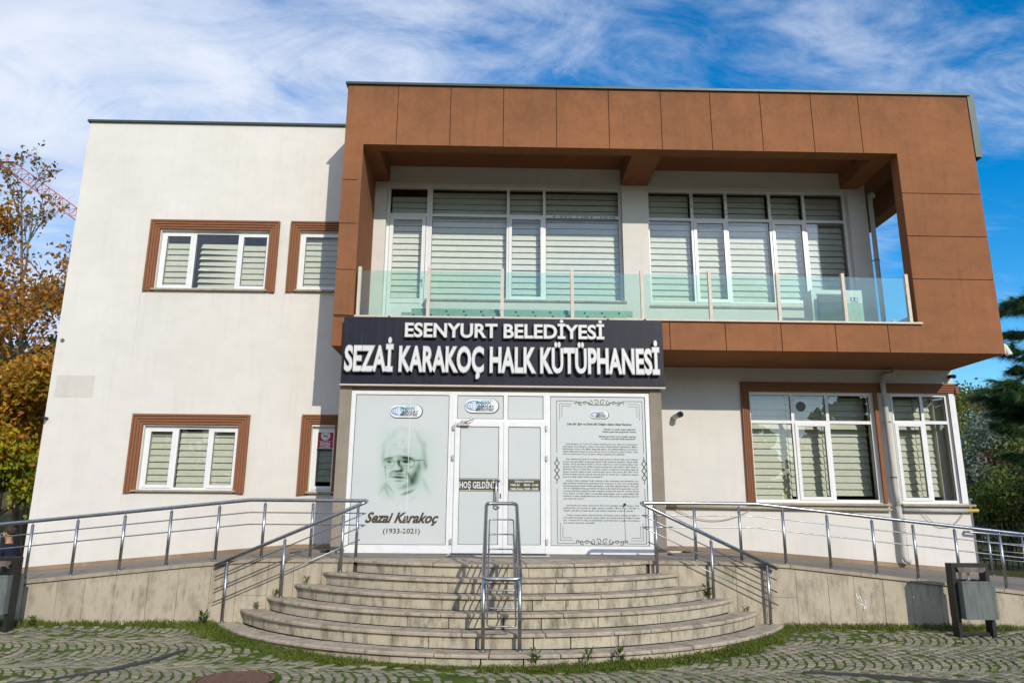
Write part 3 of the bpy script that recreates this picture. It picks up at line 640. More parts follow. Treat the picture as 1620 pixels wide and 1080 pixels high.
# windows ---------------------------------------------------------------
rb = random.Random(21)
def mould(name, x0, x1, z0, z1, w_, legs=(1, 1), yb=0.0):
    m = MB(); n = 4; s = w_/n
    m_ = [(i*s, (i+1)*s-.012, -.035-.012*(n-1-i) if i else -.062) for i in range(n)]
    dep = [.060, .050, .040, .030]
    def U(a, b, d):   # ribbon between offsets a..b measured inward from the outer edge
        l0, l1 = (x0+a, x0+b) if legs[0] else (x0, x0); r0, r1 = (x1-a, x1-b) if legs[1] else (x1, x1)
        m.box(l0, r0, -d, -.001, z1-b, z1-a)
        if legs[0]: m.box(l0, l1, -d, -.001, z0, z1-b)
        if legs[1]: m.box(r1, r0, -d, -.001, z0, z1-b)
    for i in range(n):
        U(i*s, (i+1)*s-.014, dep[i]); U((i+1)*s-.014, (i+1)*s, dep[i]-.022)
    return m.build(name, M['moulding'], bld)
def slat_rows(win, x0, x1, z0, z1, y, pitch, mat, gapl=0.01, gapr=0.01, twist=0.0, tilt=0.035):
    z = z1
    while z-pitch > z0-0.02:
        a, b = x0+gapl, x1-gapr; d = tilt*rb.uniform(.8, 1.2); dl = d*(1+twist*2.2); m = MB(); h = pitch*.99; t = .004
        zb_ = max(z-h, z0)
        m.hexa([(a, y-dl, zb_), (b, y-d, zb_), (b, y-d+t, zb_), (a, y-dl+t, zb_), (a, y, z), (b, y, z), (b, y+t, z), (a, y+t, z)])
        m.build('blind_slat', mat, win); z -= pitch
def window(x0, x1, z0, z1, yf, cols, transom=None, sash=(), label=None, fw=.055, mw=.06, by=.3, pitch=.12, mat=None, topgap=0.0, vent=None, twistcol=None, bottom=0.0, skip_frame_bottom=()):
    """cols: mullion centres; sash: set of (column, 'lo'/'hi') with an opening casement"""
    f = MB(); yb = yf+.065
    xsn = [x0]+list(cols)+[x1]
    f.box(x0, x0+fw, yf, yb, z0, z1); f.box(x1-fw, x1, yf, yb, z0, z1); f.box(x0+fw, x1-fw, yf, yb, z1-fw, z1); f.box(x0+fw, x1-fw, yf, yb, z0, z0+fw)
    for c in cols: f.box(c-mw/2, c+mw/2, yf+.002, yb-.002, z0+fw, z1-fw)
    cells = []
    for i in range(len(xsn)-1):
        a = xsn[i]+(fw if i == 0 else mw/2); b = xsn[i+1]-(fw if i == len(xsn)-2 else mw/2)
        if transom:
            f.box(a, b, yf+.004, yb-.004, transom-mw/2, transom+mw/2); cells += [(i, 'lo', a, b, z0+fw, transom-mw/2), (i, 'hi', a, b, transom+mw/2, z1-fw)]
        else: cells.append((i, 'lo', a, b, z0+fw, z1-fw))
    win = f.build('window', M['pvc'], bld, label=label)
    for i, r, a, b, c, d in cells:
        if (i, r) in sash:
            s = MB(); k = .05; ys, ye = yf-.016, yf+.05; g2 = .004
            s.box(a-.012, a+k, ys, ye, c-.012, d+.012); s.box(b-k, b+.012, ys, ye, c-.012, d+.012); s.box(a+k, b-k, ys, ye, d-k, d+.012); s.box(a+k, b-k, ys, ye, c-.012, c+k)
            s.build('sash', M['pvc'], win)
            l = MB(); l.box(a-.018, b+.018, yf-.002, yf-.001, c-.018, d+.018); l.build('sash_gap', M['pvcgap'], win) if False else None
            B(a+k, b-k, yf+.012, yf+.018, c+k, d-k).build('glass_pane', M['glass'], win)
            q = MB(); t_ = .006
            for (p0, p1, p2, p3) in ((a+k, a+k+t_, c+k, d-k), (b-k-t_, b-k, c+k, d-k), (a+k, b-k, d-k-t_, d-k), (a+k, b-k, c+k, c+k+t_)): q.box(p0, p1, yf+.004, yf+.011, p2, p3)
            q.build('seal', M['pvcgap'], win)
        else:
            B(a, b, yf+.03, yf+.036, c, d).build('glass_pane', M['glass'], win)
            q = MB(); t_ = .006
            for (p0, p1, p2, p3) in ((a, a+t_, c, d), (b-t_, b, c, d), (a, b, d-t_, d), (a, b, c, c+t_)): q.box(p0, p1, yf+.022, yf+.029, p2, p3)
            q.build('seal', M['pvcgap'], win)
    for i in range(len(xsn)-1):
        a, b = xsn[i], xsn[i+1]
        tw = 1.0 if twistcol == i else 0.0; gg = .006 if by > .3 else .03
        slat_rows(win, a, b, z0+.03+bottom, z1-.04-topgap-rb.uniform(0, .03), yf+by, pitch, mat or M['blind'], gapl=gg+.09*tw, gapr=gg, twist=tw)
    if vent is not None:
        v = MB(); v.disc(vent[0], yf+.02, vent[1], 0, .085, 20); v.disc(vent[0], yf+.018, vent[1], .07, .095, 20); v.build('round_vent', M['acdark'], win)
    return win
yo = .075
dr_ = random.Random(2)
M['drip'] = plain('sill_drip_stain', (0.60, 0.56, 0.50), 0.95)
for xa, z0_, L_ in ((-7.03, 5.74, 1.9), (-6.92, 5.74, .9), (-4.5, 5.74, 1.2), (-6.9, 1.86, .5), (-4.75, 1.86, .6), (-4.22, 5.75, .8), (-5.6, 5.77, .4)):
    m = MB(); w0 = dr_.uniform(.007, .013); n = 8
    pts = [(xa+dr_.uniform(-.004, .004), z0_-L_*i/n) for i in range(n+1)]
    for i in range(n): m.line(-.0008, [pts[i], pts[i+1]], w0*(1-i/n*.8))
    m.build('drip_stain', M['drip'], bld)
mould('window_moulding', -6.985, -4.415, 5.755, 7.245, .20); mould('window_moulding', -4.19, -2.874, 5.765, 7.25, .19, legs=(1, 0))
mould('window_moulding', -6.855, -4.665, 1.875, 3.335, .205); mould('window_moulding', -3.68, -2.875, 1.86, 3.35, .185)
window(-6.77, -4.57, 5.80, 7.04, yo, [-6.12, -5.22], sash={(0, 'lo'), (2, 'lo')}, label='wide upper left window with a twisted blind in its middle pane', by=.13, topgap=.17, twistcol=1)
window(-4.00, -3.06, 5.80, 7.06, yo, [], sash={(0, 'lo')}, label='upper window half hidden behind the brown balcony frame', by=.13, topgap=.05)
window(-6.63, -4.84, 1.93, 3.12, yo, [-6.04, -5.42], sash={(0, 'lo'), (2, 'lo')}, label='wide lower left window with blinds', by=.13, topgap=.02)
wn2 = window(-3.49, -2.99, 1.92, 3.13, yo, [], sash={(0, 'lo')}, label='narrow lower window with a red sticker', by=.13, topgap=.36, bottom=.16)
for a, b, z in ((-6.82, -4.56, 5.775), (-4.02, -3.0, 5.785), (-6.72, -4.80, 1.905), (-3.52, -2.97, 1.895)): B(a, b, -.075, .075, z-.005, z+.028).build('window_sill', M['coping'], bld)
s = MB(); s.box(-3.405, -3.085, yo+.006, yo+.0095, 2.72, 3.09); s.build('no_smoking_sticker', M['paper'], wn2)
s = MB(); y = yo+.0045; s.box(-3.392, -3.098, y, y+.001, 2.733, 3.077); s.build('no_smoking_sticker', M['red'], wn2)
s = MB(); y = yo+.003; s.disc(-3.245, y, 2.965, .07, .088, 24); s.disc(-3.245, y, 2.965, 0, .066, 24); s.line(y, [(-3.37, 2.865), (-3.12, 2.865)], .005)
put_text(s, 'SİGARA', -3.345, -3.145, 2.80, .045, y, .04); put_text(s, 'İÇİLMEZ', -3.345, -3.145, 2.745, .042, y, .04)
s.build('no_smoking_sticker', M['paper'], wn2)
s = MB(); y = yo+.0015; s.line(y, [(-3.29, 2.955), (-3.21, 2.955)], .018); s.line(y, [(-3.29, 3.0), (-3.20, 2.925)], .009); s.line(y, [(-3.215, 2.972), (-3.20, 2.995), (-3.215, 3.01)], .006); s.build('no_smoking_sticker', M['inkblack'], wn2)
# lower right windows
mould('window_moulding', 4.716, 8.99, 3.885, 4.075, .185, legs=(0, 0)); 
m = MB()
for i, d in enumerate((.060, .050, .040, .030)):
    s_ = .165/4; m.box(4.716+i*s_, 4.716+(i+1)*s_-.012, -d, -.001, 1.74, 3.885); m.box(4.716+(i+1)*s_-.012, 4.716+(i+1)*s_, -d+.022, -.001, 1.74, 3.885)
    s_ = .15/4
m.build('window_moulding', M['moulding'], bld)
m = MB(); m.box(7.30, 7.345, -.045, -.001, 1.80, 3.885); m.box(7.345, 7.38, -.032, -.001, 1.80, 3.885); m.build('window_moulding', M['moulding'], bld)
m = MB(); m.box(8.92, 8.985, -.06, .9, 3.885, 4.075); m.build('window_moulding', M['moulding'], bld)
window(4.86, 7.30, 1.80, 3.89, yo-.02, [5.73, 6.41], transom=3.315, sash={(1, 'lo')}, label='large ground floor window with three blinds and a round vent', by=.34, pitch=.127, vent=(5.91, 3.62))
window(7.66, 8.80, 1.80, 3.89, yo-.02, [8.28], transom=3.33, sash={(0, 'lo')}, label='ground floor window at the right corner of the building', by=.34, pitch=.127)
B(8.80, 8.915, -.004, .02, 1.80, 3.885).build('corner_post', M['pvc'], bld)
B(4.80, 7.40, -.09, .055, 1.745, 1.785).build('window_sill', M['coping'], bld); B(7.62, 9.0, -.09, .055, 1.745, 1.785).build('window_sill', M['coping'], bld)
# balcony windows
window(-1.43, 2.52, 5.68, 8.15, .14, [.185, .93], transom=7.515, sash={(1, 'lo')}, label='wide balcony window with blinds behind the glass railing', by=.2, pitch=.13, mat=M['blind_up'])
window(3.05, 7.22, 5.68, 8.15, .14, [4.0, 4.715, 5.63, 6.35], transom=7.50, sash={(1, 'lo'), (3, 'lo')}, label='five part balcony window behind the glass railing', by=.2, pitch=.13, mat=M['blind_up'])
B(-1.46, 2.56, -.03, .14, 5.635, 5.675).build('window_sill', M['coping'], bld); B(3.02, 7.26, -.03, .14, 5.56, 5.60).build('window_sill', M['coping'], bld)
B(3.05, 7.22, .01, .27, 5.601, 5.679).build('window_sill', M['white'], bld)
# pen marks left on the window frames
m = MB(); r_ = random.Random(4)
for i in range(26):
    xx = 1.05+1.42*r_.random(); m.line(.1425, [(xx, 7.495), (xx+r_.uniform(-.02, .03), 7.535)], .012)
for cx, k in ((4.0, 9), (4.715, 6)):
    for i in range(k):
        zz_ = 7.62+.45*r_.random(); m.line(.1405, [(cx-.018, zz_), (cx+.018, zz_+r_.uniform(-.03, .03))], .010)
m.build('pen_mark', M['inkblack'], bld)
# balcony door with top light
d = MB(); yf = .14; d.box(-2.30, -2.245, yf, .205, 4.78, 8.15); d.box(-1.49, -1.432, yf, .205, 4.78, 8.15); d.box(-2.245, -1.49, yf, .205, 8.095, 8.15); d.box(-2.245, -1.49, yf, .205, 7.485, 7.545)
d.box(-2.235, -2.16, yf-.016, .19, 4.80, 7.475); d.box(-1.575, -1.50, yf-.016, .19, 4.80, 7.475); d.box(-2.16, -1.575, yf-.016, .19, 7.40, 7.475); d.box(-2.16, -1.575, yf-.016, .19, 5.62, 5.72); d.box(-2.16, -1.575, yf, .17, 4.86, 5.62); d.box(-2.16, -1.575, yf-.016, .19, 4.80, 4.86)
dr = d.build('balcony_door', M['pvc'], bld)
B(-2.16, -1.575, yf+.02, yf+.026, 5.72, 7.40).build('glass_pane', M['glass'], dr); B(-2.245, -1.49, yf+.02, yf+.026, 7.545, 8.095).build('glass_pane', M['glass'], dr)
slat_rows(dr, -2.24, -1.49, 5.68, 7.99, yf+.2, .13, M['blind_up'])
h = MB(); h.box(-1.55, -1.525, yf-.022, yf-.016, 5.95, 6.15); h.tube([(-1.537, yf-.02, 6.09), (-1.537, yf-.06, 6.09), (-1.66, yf-.06, 6.095)], .01, 6); h.build('handle', M['steel'], dr)

# entrance --------------------------------------------------------------
ye = -1.58
B(-2.66, -2.46, -1.60, -.002, ZP, ZS-.002).build('entrance_pier', M['pier'], bld); B(2.60, 2.80, -1.60, -.002, ZP, ZS-.002).build('entrance_pier', M['pier'], bld)
B(-2.46, 2.60, -1.57, -1.50, 3.57, ZS-.003).build('entrance_lintel', M['pier'], bld)
B(-2.46, 2.60, -1.20, -1.15, ZP, 3.57).build('entrance_inner_wall', M['room'], bld)
def glazed(name, x0, x1, z0, z1, fl, fr_, ft, fb, parent=bld, label=None, y=ye, dep=.07):
    f = MB(); f.box(x0, x0+fl, y, y+dep, z0, z1); f.box(x1-fr_, x1, y, y+dep, z0, z1); f.box(x0+fl, x1-fr_, y, y+dep, z1-ft, z1); f.box(x0+fl, x1-fr_, y, y+dep, z0, z0+fb)
    o = f.build(name, M['pvc'], parent, label=label)
    B(x0+fl, x1-fr_, y+.018, y+.026, z0+fb, z1-ft).build('frosted_pane', M['film'], o)
    q = MB(); t_ = .007; a, b, c, d2 = x0+fl, x1-fr_, z0+fb, z1-ft
    for (p0, p1, p2, p3) in ((a, a+t_, c, d2), (b-t_, b, c, d2), (a, b, d2-t_, d2), (a, b, c, c+t_)): q.box(p0, p1, y+.010, y+.0165, p2, p3)
    q.build('seal', M['pvcgap'], o)
    return o
zb0 = ZP+.006
wl_ = glazed('display_window', -2.46, -.755, zb0, 3.57, .075, .05, .06, .13, label='frosted display window with a portrait print')
wr_ = glazed('display_window', .875, 2.60, zb0, 3.57, .03, .075, .06, .13, label='frosted display window with a framed text print')
w = MB(); w.box(-.755, -.70, ye-.004, ye+.08, zb0, 3.57); w.box(.82, .875, ye-.004, ye+.08, zb0, 3.57); w.build('entrance_post', M['pvc'], bld)
tl = glazed('transom_window', -.70, .15, 3.06, 3.57, .03, .035, .06, .05); tr_ = glazed('transom_window', .15, .82, 3.06, 3.57, .035, .03, .06, .05)
dl = glazed('entrance_door', -.695, .118, zb0, 3.055, .085, .075, .075, .14, y=ye-.03, label='left leaf of the white entrance door'); d2 = glazed('entrance_door', .122, .815, zb0, 3.055, .075, .075, .075, .14, y=ye-.03, label='right leaf of the white entrance door')
yd = ye-.03
h = MB(); h.tube([(.055, yd, 2.085), (.055, yd-.05, 2.085), (-.0, yd-.06, 2.085), (-.0, yd-.06, 1.68), (.03, yd-.05, 1.66), (.055, yd, 1.66)], .014, 8); h.build('handle', M['steel'], dl, smooth=True)
h = MB(); h.box(.065, .085, yd-.006, yd, 1.80, 1.88); h.build('lock_plate', M['rust'], dl)
h = MB(); h.box(-.66, -.46, yd-.05, yd, 2.985, 3.03); h.tube([(-.54, yd-.06, 3.035), (-.44, yd-.12, 3.07), (-.38, yd-.02, 3.10)], .010, 6); h.box(-.60, -.50, yd-.055, yd-.01, 3.03, 3.075); h.build('door_closer', M['alu'], dl)
for z in (1.08, 2.42, 2.92):
    B(-.735, -.70, yd-.025, yd+.0, z, z+.08).build('hinge', M['alu'], dl); B(.82, .855, yd-.025, yd+.0, z, z+.08).build('hinge', M['alu'], d2)
# printed strips on the doors
yp = yd+.0145
s = MB(); s.box(-.608, .04, yp, yp+.001, 1.915, 2.125); s.build('printed_strip', M['olive'], dl); s = MB(); s.box(.200, .738, yp, yp+.001, 1.915, 2.125); s.build('printed_strip', M['olive'], d2)
s = MB(); s.line(yp-.002, [(-.607, 2.112), (.039, 2.112)], .006); s.line(yp-.002, [(-.607, 1.928), (.039, 1.928)], .006); put_text(s, 'HOŞ GELDİNİZ', -.60, .035, 1.965, .10, yp-.002, .015); s.build('lettering', M['paper'], dl)
s = MB(); s.line(yp-.002, [(.201, 2.112), (.737, 2.112)], .006); s.line(yp-.002, [(.201, 1.928), (.737, 1.928)], .006)
put_text(s, 'Çalışma Saatlerimiz', .31, .63, 2.068, .028, yp-.002, .02); put_text(s, 'Hafta İçi', .245, .39, 2.008, .030, yp-.002, .03); put_text(s, '08:30 - 21:00', .46, .70, 2.008, .030, yp-.002, .03)
put_text(s, 'Hafta Sonu: 10:00 - 20:00', .245, .70, 1.945, .030, yp-.002, .03); s.build('lettering', M['paper'], d2)
# municipal emblem
def emblem(parent, cx, cz, w_, h_, y):
    def pill(mb, ww, hh, yy, dx=0, dz=0):
        r = hh/2; pts = [(cx+dx+ww/2-r+r*cos(a), cz+dz+r*sin(a)) for a in [-pi/2+pi*i/12 for i in range(13)]] + [(cx+dx-ww/2+r+r*cos(a), cz+dz+r*sin(a)) for a in [pi/2+pi*i/12 for i in range(13)]]
        mb.add([(a, yy, b) for a, b in pts], [tuple(range(len(pts)))])
    m = MB(); pill(m, w_, h_, y, .006, -.006); m.build('emblem', M['ink'], parent)
    m = MB(); pill(m, w_*.965, h_*.91, y-.0015); m.build('emblem', M['paper'], parent)
    m = MB(); yy = y-.003; gx = cx-w_*.20; t = h_*.02
    for sx in (1.9, 1.5, 1.0, .45): m.disc(gx, yy-.0002*sx, cz, h_*.29, h_*.32, 28, sx=sx)
    for dz, l in ((-.16, .45), (0, .55), (.16, .45)): m.line(yy-.001, [(gx-h_*l, cz+h_*dz), (gx+h_*.35, cz+h_*dz)], t)
    for i in range(9): m.line(yy, [(cx+w_*(-.02+.04*i), cz+h_*(.36+.03*(i % 2))), (cx+w_*(.0+.04*i), cz+h_*(.28+.05*((i+1) % 2)))], h_*.035)
    m.build('emblem', M['blue'], parent)
    m = MB()
    for i in range(5):
        a = cx+w_*(-.12+.085*i); m.line(yy-.0015, [(a-h_*.11, cz+h_*.05), (a, cz+h_*.22), (a+h_*.11, cz+h_*.05)], h_*.05); m.line(yy-.0015, [(a-h_*.1, cz+h_*.28), (a, cz+h_*.18), (a+h_*.1, cz+h_*.28)], h_*.045)
    m.build('emblem', M['teal'], parent)
    m = MB(); put_text(m, 'ESENYURT', cx-w_*.13, cx+w_*.36, cz-h_*.14, h_*.15, yy-.003, .03, .35); put_text(m, 'BELEDİYESİ', cx-w_*.17, cx+w_*.36, cz-h_*.34, h_*.15, yy-.003, .03, .35); m.build('emblem', M['inkblack'], parent)
yg = ye+.0165
emblem(wl_, -1.535, 3.23, .56, .235, yg-.002); emblem(tl, -.26, 3.335, .59, .26, yg-.002); emblem(wr_, 1.735, 3.205, .33, .135, yg-.002)
# portrait print: a colour field on a flat grid, as a printed photograph would be
def portrait(parent):
    NX, NZ = 96, 124; x0, x1, z0, z1 = -2.02, -.90, 1.72, 3.02; y = yg+.0008
    def G(u, v, cx, cy, sx, sy, rot=0.0, p=1.0):
        dx, dy = u-cx, v-cy; c, s = cos(rot), sin(rot); a = (dx*c+dy*s)/sx; b = (-dx*s+dy*c)/sy; return math.exp(-((a*a+b*b)**p))
    rr = random.Random(5); blot = [(rr.uniform(.15, .8), rr.uniform(.1, .95), rr.uniform(.012, .035), rr.uniform(-.10, .13)) for _ in range(110)]
    bg = (0.59, 0.61, 0.595)
    me = bpy.data.meshes.new('portrait_print'); vs = []; cols = []
    for j in range(NZ+1):
        for i in range(NX+1):
            u, v = i/NX, 1-j/NZ    # u right, v down
            vs.append((x0+(x1-x0)*u, y, z1-(z1-z0)*v))
            mask = G(u, v, .45, .53, .44, .50, -.05, 1.4); head = G(u, v, .46, .52, .30, .36, -.08, 3)
            dk = .05*G(u, v, .46, .5, .4, .45)
            rh = sqrt(((u-.43)/.30)**2+((v-.40)/.34)**2); wob = 1+.05*sin(u*31)+.04*sin(v*37+1)
            if v < .45: dk += .20*math.exp(-((rh*wob-1)/.11)**2)*(1-.5*(v > .3))*(.75+.35*sin(u*19+1))
            dk += .16*G(u, v, .12, .40, .03, .10) + .18*G(u, v, .73, .38, .03, .09)
            dk += .06*G(u, v, .30, .27+.03*(u-.3)**2*9, .14, .007) + .06*G(u, v, .42, .33+.05*(u-.4)**2*9, .15, .007)
            dk += .55*G(u, v, .21, .445, .070, .016, -.18) + .62*G(u, v, .46, .435, .105, .019, .14)      # brows
            dk += .70*G(u, v, .215, .492, .034, .014) + .76*G(u, v, .465, .490, .046, .016, .05)           # eyes
            dk += .30*G(u, v, .20, .475, .07, .024) + .36*G(u, v, .46, .47, .09, .028) + .22*G(u, v, .22, .535, .055, .014) + .30*G(u, v, .48, .540, .070, .014, .1)
            for (ex, ey, er, ez) in ((.205, .51, .088, .062), (.475, .505, .112, .070)):                    # spectacles
                r = sqrt(((u-ex)/er)**2+((v-ey)/ez)**2); dk += .30*math.exp(-((r-1)/.07)**2)
            dk += .34*G(u, v, .33, .485, .035, .007) + .42*G(u, v, .66, .468, .085, .008, -.03)
            dk += .46*G(u, v, .355, .50, .022, .05, -.1) + .30*G(u, v, .40, .56, .03, .05, -.3) + .70*G(u, v, .345, .608, .070, .013, -.05) + .40*G(u, v, .40, .595, .022, .02)      # nose
            dk += .22*G(u, v, .25, .63, .02, .05, .4) + .40*G(u, v, .50, .64, .018, .055, -.5)
            dk += .34*G(u, v, .36, .645, .12, .017, .03) + .92*G(u, v, .355, .684, .098, .013, .05) + .40*G(u, v, .37, .728, .065, .012)      # moustache, mouth
            dk += .34*G(u, v, .62, .62, .06, .11, .35) + .44*G(u, v, .58, .72, .075, .075, .6) + .25*G(u, v, .66, .54, .03, .06) + .3*G(u, v, .47, .80, .09, .03, -.3)
            dk += .48*G(u, v, .765, .53, .020, .052, .1) - .22*G(u, v, .775, .51, .010, .024) + .35*G(u, v, .735, .50, .02, .06)                     # ear
            dk += .62*G(u, v, .50, .875, .12, .018, -.32) + .36*G(u, v, .24, .82, .075, .014, .75) + .36*G(u, v, .165, .60, .010, .12, -.12)      # jaw
            dk += .34*G(u, v, .13, .83, .09, .035, -.75) + .36*G(u, v, .20, .86, .02, .07, -.45) + .18*G(u, v, .22, .95, .12, .05) + .26*G(u, v, .78, .80, .025, .11, -.55) + .26*G(u, v, .58, .95, .10, .02, -.6)
            dk -= .30*G(u, v, .37, .93, .05, .06, .5) + .25*G(u, v, .66, .88, .05, .07, -.5)
            for bx_, by_, bs, ba in blot: dk += ba*G(u, v, bx_, by_, bs, bs)*head
            dk = max(0, min(.96, dk*1.5))*mask; g = 1-dk
            gr = G(u, v, .40, .52, .46, .50, 0, 1.3)*.30*(1-.75*G(u, v, .42, .26, .20, .17))*(1-.6*G(u, v, .36, .55, .2, .25))*(.8+.2*sin(u*23)*sin(v*17+2))
            edge = min(1, min(u, 1-u, v, 1-v)*9)
            c = (bg[0]*g**1.25*(1-gr*.9), bg[1]*g**1.02*(1-gr*.12), bg[2]*g**1.22*(1-gr*.55))
            cols.append(tuple(bg[k]*(1-edge)+c[k]*edge for k in range(3))+(1,))
    og = ORG[parent.name]
    me.from_pydata([(a-og[0], b-og[1], c-og[2]) for a, b, c in vs], [], [(j*(NX+1)+i, (j+1)*(NX+1)+i, (j+1)*(NX+1)+i+1, j*(NX+1)+i+1) for j in range(NZ) for i in range(NX)])
    at = me.color_attributes.new('print', 'FLOAT_COLOR', 'POINT'); at.data.foreach_set('color', [c for q in cols for c in q])
    t = MT('portrait_print', 0.32, 0, 0.5); an = t.node('ShaderNodeVertexColor', layer_name='print'); t.color(an.outputs[0]); me.materials.append(t.m)
    o = bpy.data.objects.new('portrait_print', me); link(o, parent, og); o['label'] = 'faded green portrait print of an old man in glasses'
portrait(wl_)
s = MB(); put_text(s, 'Sezai Karakoç', -2.13, -.93, 1.405, .155, yg-.003, .034, .45, 3); put_text(s, '(1933-2021)', -1.83, -1.23, 1.235, .075, yg-.003, .012); s.build('lettering', M['inkbrown'], wl_)
s = MB(); s.line(yg-.004, [(-1.462, 1.07), (-1.462, 3.50)], .007); s.build('film_seam', M['paper'], wl_)
# framed text print
yt = yg-.003
paras = [
 (2.705, ["Sezai Karakoç, 22 Ocak 1933 yılında dünyaya geldi. Lise öğrenimi Gaziantep'te", "tamamlayan Sezai Karakoç, Ankara Üniversitesi Siyasal Bilimler Fakültesinin Maliye", "Bölümünden mezun oldu. Maliye Bakanlığı Hazine Genel Müdürlüğünde memuriyete", "başladı. Memuriyet hayatı boyunca ülkenin birçok yerinde görev yapan Karakoç, daha", "sonra memuriyet görevinden ayrılarak edebiyat çalışmalarına yoğunlaştı."]),
 (2.455, ["Türk edebiyatında büyük bir iz bırakan Sezai Karakoç'un ilk şiiri daha sonra edebiyat", "ve sanat yönetmenliğini de yapacağı Büyük Doğu dergisinde yayınlanır. İlk şiir kitabı", "Körfez 1959'da yayımlanan Karakoç, birçok eleştirmen ve şair tarafından İkinci Yeni", "akımının Cemal Süreya ile birlikte iki kurucusundan biri olarak kabul edildi. Karakoç", "şiirlerinde, İkinci Yeni şiiri dizesi ve üslubu, metafor ve imgelerde benzerlikler taşısa da", "zaman içerisinde özgün bir şair olarak kendine has bir tarz yarattı. Şair, İkinci Yeni", "şiirinin öncüleri arasında anılsa da zamanla şiirlerini okurlar ayrı ve yüksek bir uygarlık", "tasavvuru çıkış noktası olarak konumlandırdı."]),
 (2.10, ["Karakoç, Divan edebiyatı, Doğu edebiyatı ve Batı edebiyatına olan hakimiyeti ve bu", "bilgi birikimini kullanarak geleneksel şiir anlayışını modern bir perspektifle", "harmanlayarak geleneksel motifleri günümüze ve geleceğe taşımayı başardı. Geleneğe", "olan bu bağlılığıyla dünya görüşünü birleştiren Şair şiirlerinde geleneğin yeni bir", "yorumunu gündeme getirirken anlam dünyasını da tasavvufa dayalı bir varoluş anlayışı", "vurur. İnsanın varoluşu, İslam'ın evrenselliği, yabancılaşma, inanç ve insan ilişkileri gibi", "temaların ön plana çıktığı şiirlerinde dini ve felsefi düşüncelerle yoğrulmuş derin bir", "içsel alışveriş bulunur."]),
 (1.70, ["Sezai Karakoç'un sözleri, benzersiz bir dil ve derin anlamlarla doludur. Karakoç, Türk", "edebiyatında çok önemli yer işgal ederken özellikle \"Mona Roza\", \"Diriliş\" ve", "\"Sürgün\" gibi şiirleri büyük ilgi görerek milletin tarafından sevilerek okundu."]),
 (1.545, ["Onlarca yazında yazılan, siyasi içerisinde olan insana, ruhuna dek alan görüşleri ve", "Türk milleti tarafından sevilerek okunan şiirleri ile ardında büyük bir külliyat bırakan", "Şair, 16 Kasım 2021'de vefat etti. Şehzadebaşı Camii haziresinde toprağa verilen Karakoç,", "aynı caminin haziresine defnedildi."])]
for zt, lines in paras:
    s = MB()
    for i, L in enumerate(lines):
        x0_, x1_ = 1.115+(.05 if i == 0 else 0), 2.375
        if i == len(lines)-1 and len(L) < 80: x1_ = x0_+1.26*len(L)/86
        put_text(s, L, x0_, x1_, zt-.0415*i-.01, .0235, yt, .004, .3, 1)
    s.build('lettering', M['ink'], wr_)
s = MB(); put_text(s, 'Usta Bir Şair ve Derin Bir Düşün Adamı Sezai Karakoç', 1.19, 2.29, 3.025, .036, yt, .022, .3, 2)
for z, L in ((2.945, '“Sürüleri ve sesleri süzen kelimeleri'), (2.905, 'Kitapları getirmek peygamber fıratına'), (2.825, 'Merhameti nehrin en iyi nesilleri yapmak'), (2.785, 'Ve ölümü çevirmek diriliş haymesine”')): put_text(s, L, None, 2.355, z, .026, yt, .010, .3, 2)
s.build('lettering', M['ink'], wr_)
s = MB(); xa, xb, za, zb_ = 1.015, 2.475, 1.095, 3.435; t = .006
for sx, X in ((1, xa), (-1, xb)):
    for sz, Z in ((1, za), (-1, zb_)):
        s.line(yt, [(X, Z), (X+sx*.30, Z)], t); s.line(yt, [(X, Z), (X, Z+sz*.88)], t)
        s.line(yt, [(X+sx*.05, Z+sz*.33), (X+sx*.05, Z+sz*.05), (X+sx*.26, Z+sz*.05)], t*.7); s.line(yt, [(X+sx*.09, Z+sz*.28), (X+sx*.09, Z+sz*.09), (X+sx*.24, Z+sz*.09)], t*.7)
s.build('print_border', M['ink'], wr_)
s = MB(); r = .05
def scroll(mb, cx, cz, r, turn, mir, w_=.009):
    pts = [(cx+mir*r*(1-.8*i/16)*cos(turn+i*.42), cz+r*(1-.8*i/16)*sin(turn+i*.42)) for i in range(17)]; mb.line(yt, pts, w_)
for cz in (3.41, 1.125):
    for mir in (-1, 1):
        for i, (dx, rr_) in enumerate(((.045, .05), (.14, .05), (.22, .035), (.285, .042), (.345, .03))): scroll(s, 1.745+mir*dx*1.15, cz-.01*(i % 2), rr_, .6+i*1.1, mir)
        s.line(yt, [(1.745, cz-.04), (1.745+mir*.12, cz-.045), (1.745+mir*.24, cz+.02), (1.745+mir*.33, cz-.02), (1.745+mir*.40, cz+.02)], .008)
for cx in (1.015, 2.475):
    for dz in (-.115, 0, .115): s.line(yt, [(cx-.04, 2.27+dz), (cx, 2.27+dz+.05), (cx+.04, 2.27+dz), (cx, 2.27+dz-.05), (cx-.04, 2.27+dz)], .012); s.disc(cx, yt, 2.27+dz+.058, 0, .012, 8)
    s.line(yt, [(cx, 2.05), (cx, 2.10)], .01); s.line(yt, [(cx, 2.44), (cx, 2.50)], .01)
s.build('print_ornament', M['ink'], wr_)
s = MB(); 
for z in (1.79, 2.745): s.line(yt+.0007, [(.91, z), (2.52, z)], .005)
s.build('film_seam', M['paper'], wr_)
s = MB(); s.line(yt-.002, [(2.125, 1.66), (2.13, 1.09)], .004); s.add([(2.10, yt-.002, 1.67), (2.16, yt-.002, 1.71), (2.145, yt-.002, 1.745), (2.11, yt-.002, 1.73)], [(0, 1, 2, 3)]); s.build('cracked_glass_line', M['inkblack'], wr_)
for xx in (-.82, .90):
    pass
